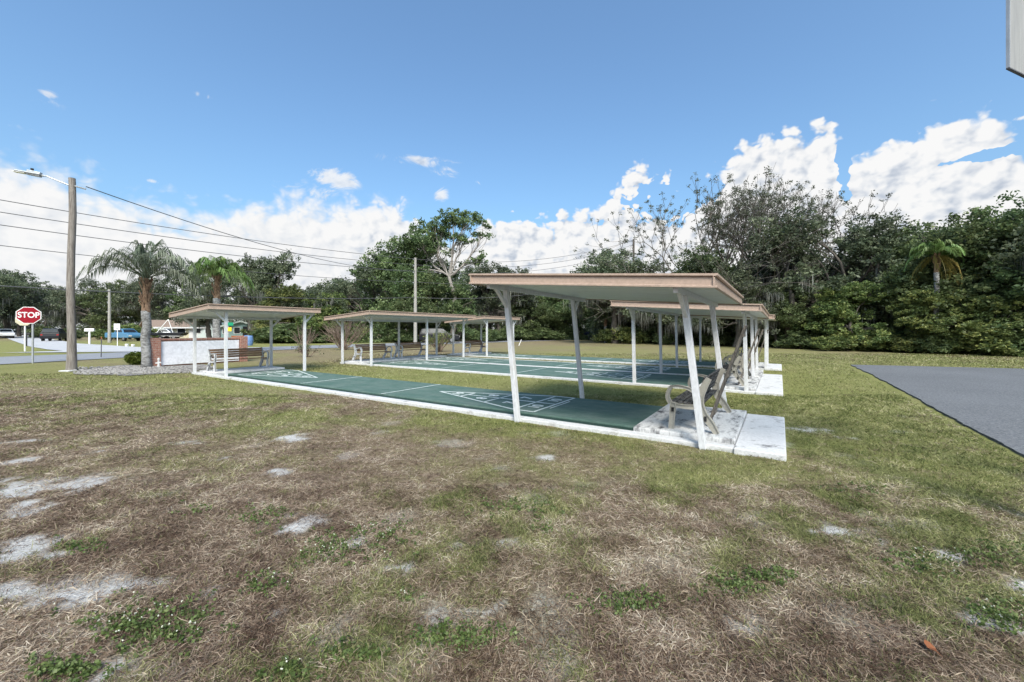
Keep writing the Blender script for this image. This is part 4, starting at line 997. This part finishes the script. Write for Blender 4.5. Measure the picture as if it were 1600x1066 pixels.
D = rng.normal(size=(260, 3)); D /= np.linalg.norm(D, axis=1, keepdims=True); C = D*(.25+.15*rng.random((260, 1)))*np.array([.95, .95, .72])+np.array([0, 0, .30]); C = C[C[:, 2] > .02]
V, rn = leafpts(C, np.full(len(C), .09), 22, .03, rng); link('foliage', npmesh('foliage', V, np.arange(len(V)), 4, M['lf_hedge'], rn), t)
mb = MB(); limb(mb, (0, 0, -.02), (.03, 0, .3), .04, .02, rng); mb.build('stem', M['bark'], t)

# ------------------------------------------------------------------ grass blades, weeds
m, nt, b = newmat('grass_blade')
ag = N(nt, 'ShaderNodeAttribute', attribute_name='green').outputs['Fac']; ar = N(nt, 'ShaderNodeAttribute', attribute_name='rnd').outputs['Fac']
br_ = ramp(nt, ar, [(0, (.055, .030, .021)), (.40, (.21, .145, .105)), (.82, (.43, .345, .26)), (1, (.64, .56, .45))])
gr_ = ramp(nt, ar, [(0, (.05, .07, .018)), (.40, (.145, .168, .054)), (.8, (.29, .295, .12)), (1, (.50, .46, .26))])
c = mixc(nt, ag, br_, gr_); nt.links.new(c, b.inputs['Base Color']); b.inputs['Roughness'].default_value = .75; b.inputs['Specular IOR Level'].default_value = .2
tr_ = N(nt, 'ShaderNodeBsdfTranslucent'); nt.links.new(c, tr_.inputs['Color']); mx = N(nt, 'ShaderNodeMixShader'); mx.inputs[0].default_value = .25
nt.links.new(b.outputs[0], mx.inputs[1]); nt.links.new(tr_.outputs[0], mx.inputs[2]); nt.links.new(mx.outputs[0], nt.nodes['Material Output'].inputs[0]); M['grass'] = m
def blades(n, dmin, dmax, seed, pw):
    rng = np.random.default_rng(seed)
    f = rng.random(n); Y = (dmin**pw+(dmax**pw-dmin**pw)*f)**(1/pw); X = (rng.random(n)*2-1)*(Y*1.36+.6)
    u = -.837*X+.547*Y; v = .547*X+.837*Y
    inA = (v > 5.97) & (v < 8.65) & (u > -.12) & (u < 17.75); inB = (v > 11.66) & (v < 17.72) & (u > -.1) & (u < 17.4); inC = (v > 18.9) & (v < 21.75) & (u > -.1) & (u < 17.2)
    drv = (u < -2.5+.06*fbm(X, Y, 3, 2, 4)) & (v < 25.2) & (v < 23.55-.25*(u+2.6))
    edge = (v > 5.5) & (v < 6.0) & (u > .2) & (u < 17)
    s = sandf(X, Y); keep = ~(inA | inB | inC | drv) & (rng.random(n) > s*.93) & ((~((Y > 14.8) & (X < -9.5))) | (u < 17.6) )
    X, Y = X[keep], Y[keep]; n = len(X); d = np.hypot(X, Y); g = greenf(X, Y)
    gi = (rng.random(n) < np.clip((g-.5)*1.5+.5+(fbm(X, Y, 1.2, 3, 30)-.5)*1.2+(fbm(X, Y, 4.0, 3, 33)-.5)*1.8, .05, .95)).astype(float)
    gi = np.clip(gi*.8+g*.2, 0, 1)
    up = np.where(gi > .5, .55+.6*rng.random(n), .10+.55*rng.random(n))*.8
    a = rng.random(n)*2*PI; tuft = .6+.8*fbm(X, Y, 5, 3, 14)
    L_ = (.022+.040*rng.random(n)+.03*rng.random(n)**4)*tuft*(1+.02*d); w = np.maximum(.0009+.0011*rng.random(n), .00027*d*(.8+.5*rng.random(n)))
    hx, hy = np.cos(a), np.sin(a); z0 = (fbm(X, Y, 3, 3, 21)-.5)*.035*np.clip((30-Y)/20, 0, 1)-.003
    z0 = z0+rng.random(n)*.018*(gi < .5)
    p = np.stack([X, Y, z0], 1); ch, sh = np.cos(up), np.sin(up)
    mid = p+np.stack([hx*ch*L_*.55, hy*ch*L_*.55, sh*L_*.62], 1); b2 = a+rng.normal(size=n)*.5
    tip = mid+np.stack([np.cos(b2)*L_*.5, np.sin(b2)*L_*.5, (sh*.35-.1)*L_], 1); tip[:, 2] = np.maximum(tip[:, 2], z0+.004)
    sd = np.stack([-hy*w, hx*w, rng.normal(size=n)*w*.5], 1)
    V = np.stack([p-sd, p+sd, mid+sd*.8, mid-sd*.8, tip], 1).reshape(-1, 3); base = np.arange(n)[:, None]*5
    T = np.concatenate([base+np.array([[0, 1, 2]]), base+np.array([[0, 2, 3]]), base+np.array([[3, 2, 4]])], 1).reshape(-1)
    return V, T, np.repeat(gi, 5), np.repeat(np.clip(rng.random(n)*.82+.45*(fbm(X, Y, .9, 4, 41)-.5)+.85*(fbm(X, Y, 4.5, 3, 43)-.5)+.08, 0, 1), 5)
parts = [blades(330000, 1.35, 4.2, 1, 1.3), blades(290000, 4.2, 10, 2, 1.1), blades(170000, 10, 27, 3, 1.2)]
Vs = np.concatenate([p[0] for p in parts]); off = 0; Ts = []
for p in parts: Ts.append(p[1]+off); off += len(p[0])
tag(link('grass', npmesh('grass', Vs, np.concatenate(Ts), 3, M['grass'], np.concatenate([p[3] for p in parts]), {'green': np.concatenate([p[2] for p in parts])})), 'patchy half dead lawn grass covering the foreground', 'grass', kind='stuff')
rng = np.random.default_rng(9)
W1 = [(235, 985, 60, 22, 1), (530, 860, 45, 14, 1), (600, 838, 40, 12, 1), (410, 918, 26, 10, 1), (310, 800, 22, 6, 1), (640, 935, 16, 5, 1), (455, 1055, 30, 8, 1), (415, 808, 28, 10, 0), (130, 858, 22, 6, 0), (1140, 918, 30, 12, 0), (1345, 770, 26, 7, 0),
      (550, 1028, 28, 10, 0), (1560, 868, 40, 10, 0), (1450, 885, 40, 12, 1), (1570, 965, 40, 16, 1), (800, 795, 40, 9, 0), (720, 1000, 45, 12, 0), (980, 945, 34, 10, 0), (1200, 905, 30, 8, 0), (100, 1055, 40, 9, 0), (850, 830, 22, 6, 1)]
C1 = []; C2 = []
for px, py, rx, ry, fl in W1:
    rx *= 1.7; ry *= 1.9
    for k in range(int(rx*ry*.30*(.16 if fl else .22))):
        x, y = G(px+rng.normal()*rx*.5, py+rng.normal()*ry*.5)
        C1.append((x, y, .018+.02*rng.random()))
        if fl and rng.random() < .22: C2.append((x, y, .055+.02*rng.random()))
C1 = np.array(C1); V, rn = leafpts(C1, np.full(len(C1), .035), 8, .0085, rng, .5, aspect=.8)
tag(link('weeds', npmesh('weeds', V, np.arange(len(V)), 4, M['lf_weed'], rn)), 'low green weeds in scattered clumps in the foreground lawn', 'weeds', kind='stuff')
C2 = np.array(C2); V, rn = leafpts(C2, np.full(len(C2), .004), 7, .0030, rng, 1, aspect=.9)
tag(link('weed_flowers', npmesh('weed_flowers', V, np.arange(len(V)), 4, M['petal'], rn)), 'tiny white weed flowers dotted over the foreground weeds', 'flowers', kind='stuff')
x, y = G(1454, 1022); mb = MB(); mb.add([(0, -.03, .035), (.022, -.005, .03), (.018, .02, .042), (0, .03, .05), (-.018, .015, .046), (-.024, -.01, .038), (0, 0, .032)], [(0, 1, 6), (1, 2, 6), (2, 3, 6), (3, 4, 6), (4, 5, 6), (5, 0, 6)])
mb.add([(0, -.06, .03), (.003, -.03, .036), (-.003, -.03, .036)], [(0, 1, 2)])
tag(mb.build('fallen_leaf', M['leaf_fallen'], loc=(x, y, 0)), 'single orange brown leaf lying in the grass near the bottom right', 'leaf')

# ------------------------------------------------------------------ sky with clouds, sun, camera
SUN_EL, SUN_AZ = math.radians(47), math.radians(172)     # azimuth clockwise from +Y
w = bpy.data.worlds.new('World'); sc.world = w; w.use_nodes = True; nt = w.node_tree; nt.nodes.clear()
out = nt.nodes.new('ShaderNodeOutputWorld'); bg = nt.nodes.new('ShaderNodeBackground'); nt.links.new(bg.outputs[0], out.inputs[0])
sky = nt.nodes.new('ShaderNodeTexSky'); sky.sky_type = 'NISHITA'; sky.sun_disc = False
sky.sun_elevation = SUN_EL; sky.sun_rotation = SUN_AZ; sky.air_density = 1.15; sky.dust_density = 4.0; sky.ozone_density = 1.6; sky.altitude = 10
STR = .15; EXPO = 1.15; bg.inputs['Strength'].default_value = STR
tc = nt.nodes.new('ShaderNodeTexCoord'); D = tc.outputs['Generated']
sp = nt.nodes.new('ShaderNodeSeparateXYZ'); nt.links.new(D, sp.inputs[0])
az = mth(nt, 'ARCTAN2', sp.outputs[0], sp.outputs[1]); elv = mth(nt, 'ARCSINE', sp.outputs[2])
prof = [(-400, 240), (-100, 240), (0, 252), (50, 255), (120, 285), (200, 305), (270, 325), (340, 332), (410, 326), (460, 312), (540, 306), (610, 318), (650, 345), (690, 372), (720, 368), (745, 345), (780, 352), (830, 335), (865, 340), (885, 322), (935, 330), (960, 305), (985, 262), (1010, 268), (1035, 264), (1052, 275), (1065, 318), (1095, 300), (1118, 270), (1150, 235), (1185, 215), (1225, 203), (1255, 205), (1290, 190), (1308, 200), (1318, 240), (1330, 262), (1355, 240), (1385, 215), (1430, 192), (1480, 195), (1520, 188), (1560, 198), (1592, 210), (1620, 255), (1700, 262), (2000, 240)]
def aze(px, py): dx_ = px-800; return math.atan2(dx_, 640), math.atan2(515-py, math.hypot(640, dx_))
fc = nt.nodes.new('ShaderNodeFloatCurve'); cv = fc.mapping.curves[0]
pp = [aze(*q) for q in prof]; pts = [(-PI, .36)]+pp+[(PI, .36)]
pts = [((a+PI)/(2*PI), e) for a, e in pts]
while len(cv.points) < len(pts): cv.points.new(.5, .5)
for i, (a, e) in enumerate(pts): cv.points[i].location = (a, e); cv.points[i].handle_type = 'VECTOR'
fc.mapping.update(); nt.links.new(mth(nt, 'MULTIPLY_ADD', az, 1/(2*PI), .5), fc.inputs['Value'])
edge = mth(nt, 'SUBTRACT', fc.outputs[0], elv)       # >0 inside the cloud bank
cb = nt.nodes.new('ShaderNodeCombineXYZ'); nt.links.new(az, cb.inputs[0]); nt.links.new(mth(nt, 'MULTIPLY', elv, 1.25), cb.inputs[1])
Q = cb.outputs[0]
def smoothv(x, a, b2):
    m_ = nt.nodes.new('ShaderNodeMapRange'); m_.interpolation_type = 'SMOOTHSTEP'; nt.links.new(x, m_.inputs[0]); m_.inputs[1].default_value = a; m_.inputs[2].default_value = b2; return m_.outputs[0]
def shift(vec, dx_, dy_):
    a = nt.nodes.new('ShaderNodeVectorMath'); a.operation = 'ADD'; nt.links.new(vec, a.inputs[0]); a.inputs[1].default_value = (dx_, dy_, 0); return a.outputs[0]
def billow(vec):
    n1 = noise(nt, vec, 9, 7, .55, dim='2D'); 
    vo = nt.nodes.new('ShaderNodeTexVoronoi'); vo.voronoi_dimensions = '2D'; vo.feature = 'SMOOTH_F1'; vo.inputs['Scale'].default_value = 25; vo.inputs['Smoothness'].default_value = .25
    try: vo.inputs['Detail'].default_value = 2.0; vo.inputs['Roughness'].default_value = .55
    except Exception: pass
    wv = nt.nodes.new('ShaderNodeVectorMath'); wv.operation = 'ADD'; nt.links.new(vec, wv.inputs[0])
    nn = nt.nodes.new('ShaderNodeTexNoise'); nn.noise_dimensions = '2D'; nn.inputs['Scale'].default_value = 16; nn.inputs['Detail'].default_value = 3; nt.links.new(vec, nn.inputs['Vector'])
    sc_ = nt.nodes.new('ShaderNodeVectorMath'); sc_.operation = 'SCALE'; sc_.inputs['Scale'].default_value = .035; nt.links.new(nn.outputs['Color'], sc_.inputs[0]); nt.links.new(sc_.outputs[0], wv.inputs[1])
    nt.links.new(wv.outputs[0], vo.inputs['Vector'])
    bl = mth(nt, 'SUBTRACT', .55, vo.outputs['Distance'])
    return mth(nt, 'ADD', mth(nt, 'MULTIPLY', n1, 1.0), mth(nt, 'MULTIPLY', bl, .5))
h0 = billow(Q); h1 = billow(shift(Q, -.012, .016))
# crisp cumulus on the right, softer bank on the left
def blob(a, e, ra, re):
    x_ = mth(nt, 'MULTIPLY', mth(nt, 'SUBTRACT', az, a), 1/ra); y_ = mth(nt, 'MULTIPLY', mth(nt, 'SUBTRACT', elv, e), 1/re)
    return mth(nt, 'SQRT', mth(nt, 'ADD', mth(nt, 'MULTIPLY', x_, x_), mth(nt, 'MULTIPLY', y_, y_)))
dens = mth(nt, 'ADD', mth(nt, 'MULTIPLY', edge, 12), mth(nt, 'MULTIPLY', mth(nt, 'SUBTRACT', h0, .40), 1.1))
def gap_at(dens, px, py, rx, ry, k):
    a, e = aze(px, py); a2, _ = aze(px+rx, py); _, e2 = aze(px, py-ry)
    bb = mth(nt, 'ADD', blob(a, e, abs(a2-a), abs(e2-e)), mth(nt, 'MULTIPLY', mth(nt, 'SUBTRACT', h0, .6), 2.0)); return mth(nt, 'SUBTRACT', dens, mth(nt, 'MULTIPLY', smoothv(bb, 1.5, .2), k))
dens = gap_at(dens, 1318, 262, 8, 30, 2.0)
dens = gap_at(dens, 1552, 240, 50, 6, 2.6)
dens = gap_at(dens, 1030, 318, 50, 22, 1.5)
dens = gap_at(dens, 700, 340, 22, 14, 1.0)
soft = smoothv(az, -.45, -.15)
maskA = smoothv(dens, -.05, .22)
maskB = smoothv(dens, -.30, .55)
mm_ = nt.nodes.new('ShaderNodeMix'); nt.links.new(soft, mm_.inputs[0]); nt.links.new(maskB, mm_.inputs[2]); nt.links.new(maskA, mm_.inputs[3]); mask = mm_.outputs[0]
# wisps high up
wn = noise(nt, shift(Q, 3, 1), 9, 7, .72, 1.2, '2D')
wis = None
for px, py, rx, ry, k in ((525, 278, 46, 18, .9), (655, 252, 60, 10, .55), (700, 268, 26, 10, .5), (690, 305, 12, 14, .7), (25, 72, 22, 8, .35), (75, 147, 18, 7, .7), (45, 150, 60, 14, .28), (320, 150, 22, 5, .3), (237, 283, 12, 4, .6), (165, 258, 16, 5, .35), (745, 286, 16, 5, .4), (1598, 184, 16, 4, .8), (480, 300, 60, 14, .6)):
    a, e = aze(px, py); a2, _ = aze(px+rx, py); _, e2 = aze(px, py-ry)
    q = mth(nt, 'MULTIPLY', smoothv(blob(a, e, abs(a2-a), abs(e2-e)), 1.4, .1), k); wis = q if wis is None else mth(nt, 'MAXIMUM', wis, q)
wis = mth(nt, 'MULTIPLY', smoothv(mth(nt, 'ADD', wn, mth(nt, 'MULTIPLY', wis, .35)), .58, .85), smoothv(wis, .0, .3))
mask = mth(nt, 'MAXIMUM', mask, mth(nt, 'MULTIPLY', wis, .85))
# cloud tone: lit and shaded relief and greyer depths painted into the colour
soft0 = smoothv(az, -.55, -.1)
relief = mth(nt, 'ADD', mth(nt, 'MULTIPLY', mth(nt, 'SUBTRACT', h0, h1), mth(nt, 'MULTIPLY_ADD', soft0, .85, .45)), .80)
depth = smoothv(edge, .02, .34)
lown = noise(nt, Q, 3.2, 4, .6, dim='2D')
tone = mth(nt, 'SUBTRACT', relief, mth(nt, 'MULTIPLY', mth(nt, 'MULTIPLY', depth, smoothv(lown, .36, .62)), .30))
cc_ = ramp(nt, tone, [(.10, (.48, .55, .66)), (.40, (.68, .73, .81)), (.62, (.87, .895, .93)), (.85, (1.0, 1.0, 1.0))])
sm_ = nt.nodes.new('ShaderNodeVectorMath'); sm_.operation = 'SCALE'; sm_.inputs['Scale'].default_value = .95/STR/2**EXPO; nt.links.new(cc_, sm_.inputs[0])
skyc = nt.nodes.new('ShaderNodeMix'); skyc.data_type = 'RGBA'; skyc.blend_type = 'MULTIPLY'; skyc.inputs[0].default_value = 1; nt.links.new(sky.outputs[0], skyc.inputs[6]); skyc.inputs[7].default_value = (.50, .65, .735, 1)
fin = mixc(nt, mask, skyc.outputs[2], sm_.outputs[0]); nt.links.new(fin, bg.inputs['Color'])
w.cycles.sampling_method = 'MANUAL'; w.cycles.sample_map_resolution = 512

sl = bpy.data.lights.new('sun', 'SUN'); sl.energy = 2.1; sl.angle = math.radians(20); sl.color = (1, .92, .82)
so = bpy.data.objects.new('sun', sl); COL.objects.link(so)
sd = Vector((math.sin(SUN_AZ)*math.cos(SUN_EL), math.cos(SUN_AZ)*math.cos(SUN_EL), math.sin(SUN_EL)))
so.rotation_euler = (-sd).to_track_quat('-Z', 'Y').to_euler(); so.location = (0, -10, 30)

cam = bpy.data.cameras.new('camera'); co = bpy.data.objects.new('camera', cam); COL.objects.link(co)
co.location = (0, 0, EYE); co.rotation_euler = (PI/2, 0, 0); cam.sensor_width = 36; cam.lens = 14.4; cam.shift_y = -18/1600; cam.clip_start = .05; cam.clip_end = 4000
sc.camera = co
vs_ = sc.view_settings; vs_.view_transform = 'Standard'; vs_.look = 'None'; vs_.exposure = EXPO; vs_.gamma = 1; vs_.use_curve_mapping = False
sc.cycles.max_bounces = 6; sc.cycles.transparent_max_bounces = 4
# remove prototypes that were never placed
for k, (o, used, h) in protos.items():
    if not used:
        for ch in [c_ for c_ in bpy.data.objects if c_.parent == o]: bpy.data.objects.remove(ch)
        bpy.data.objects.remove(o)
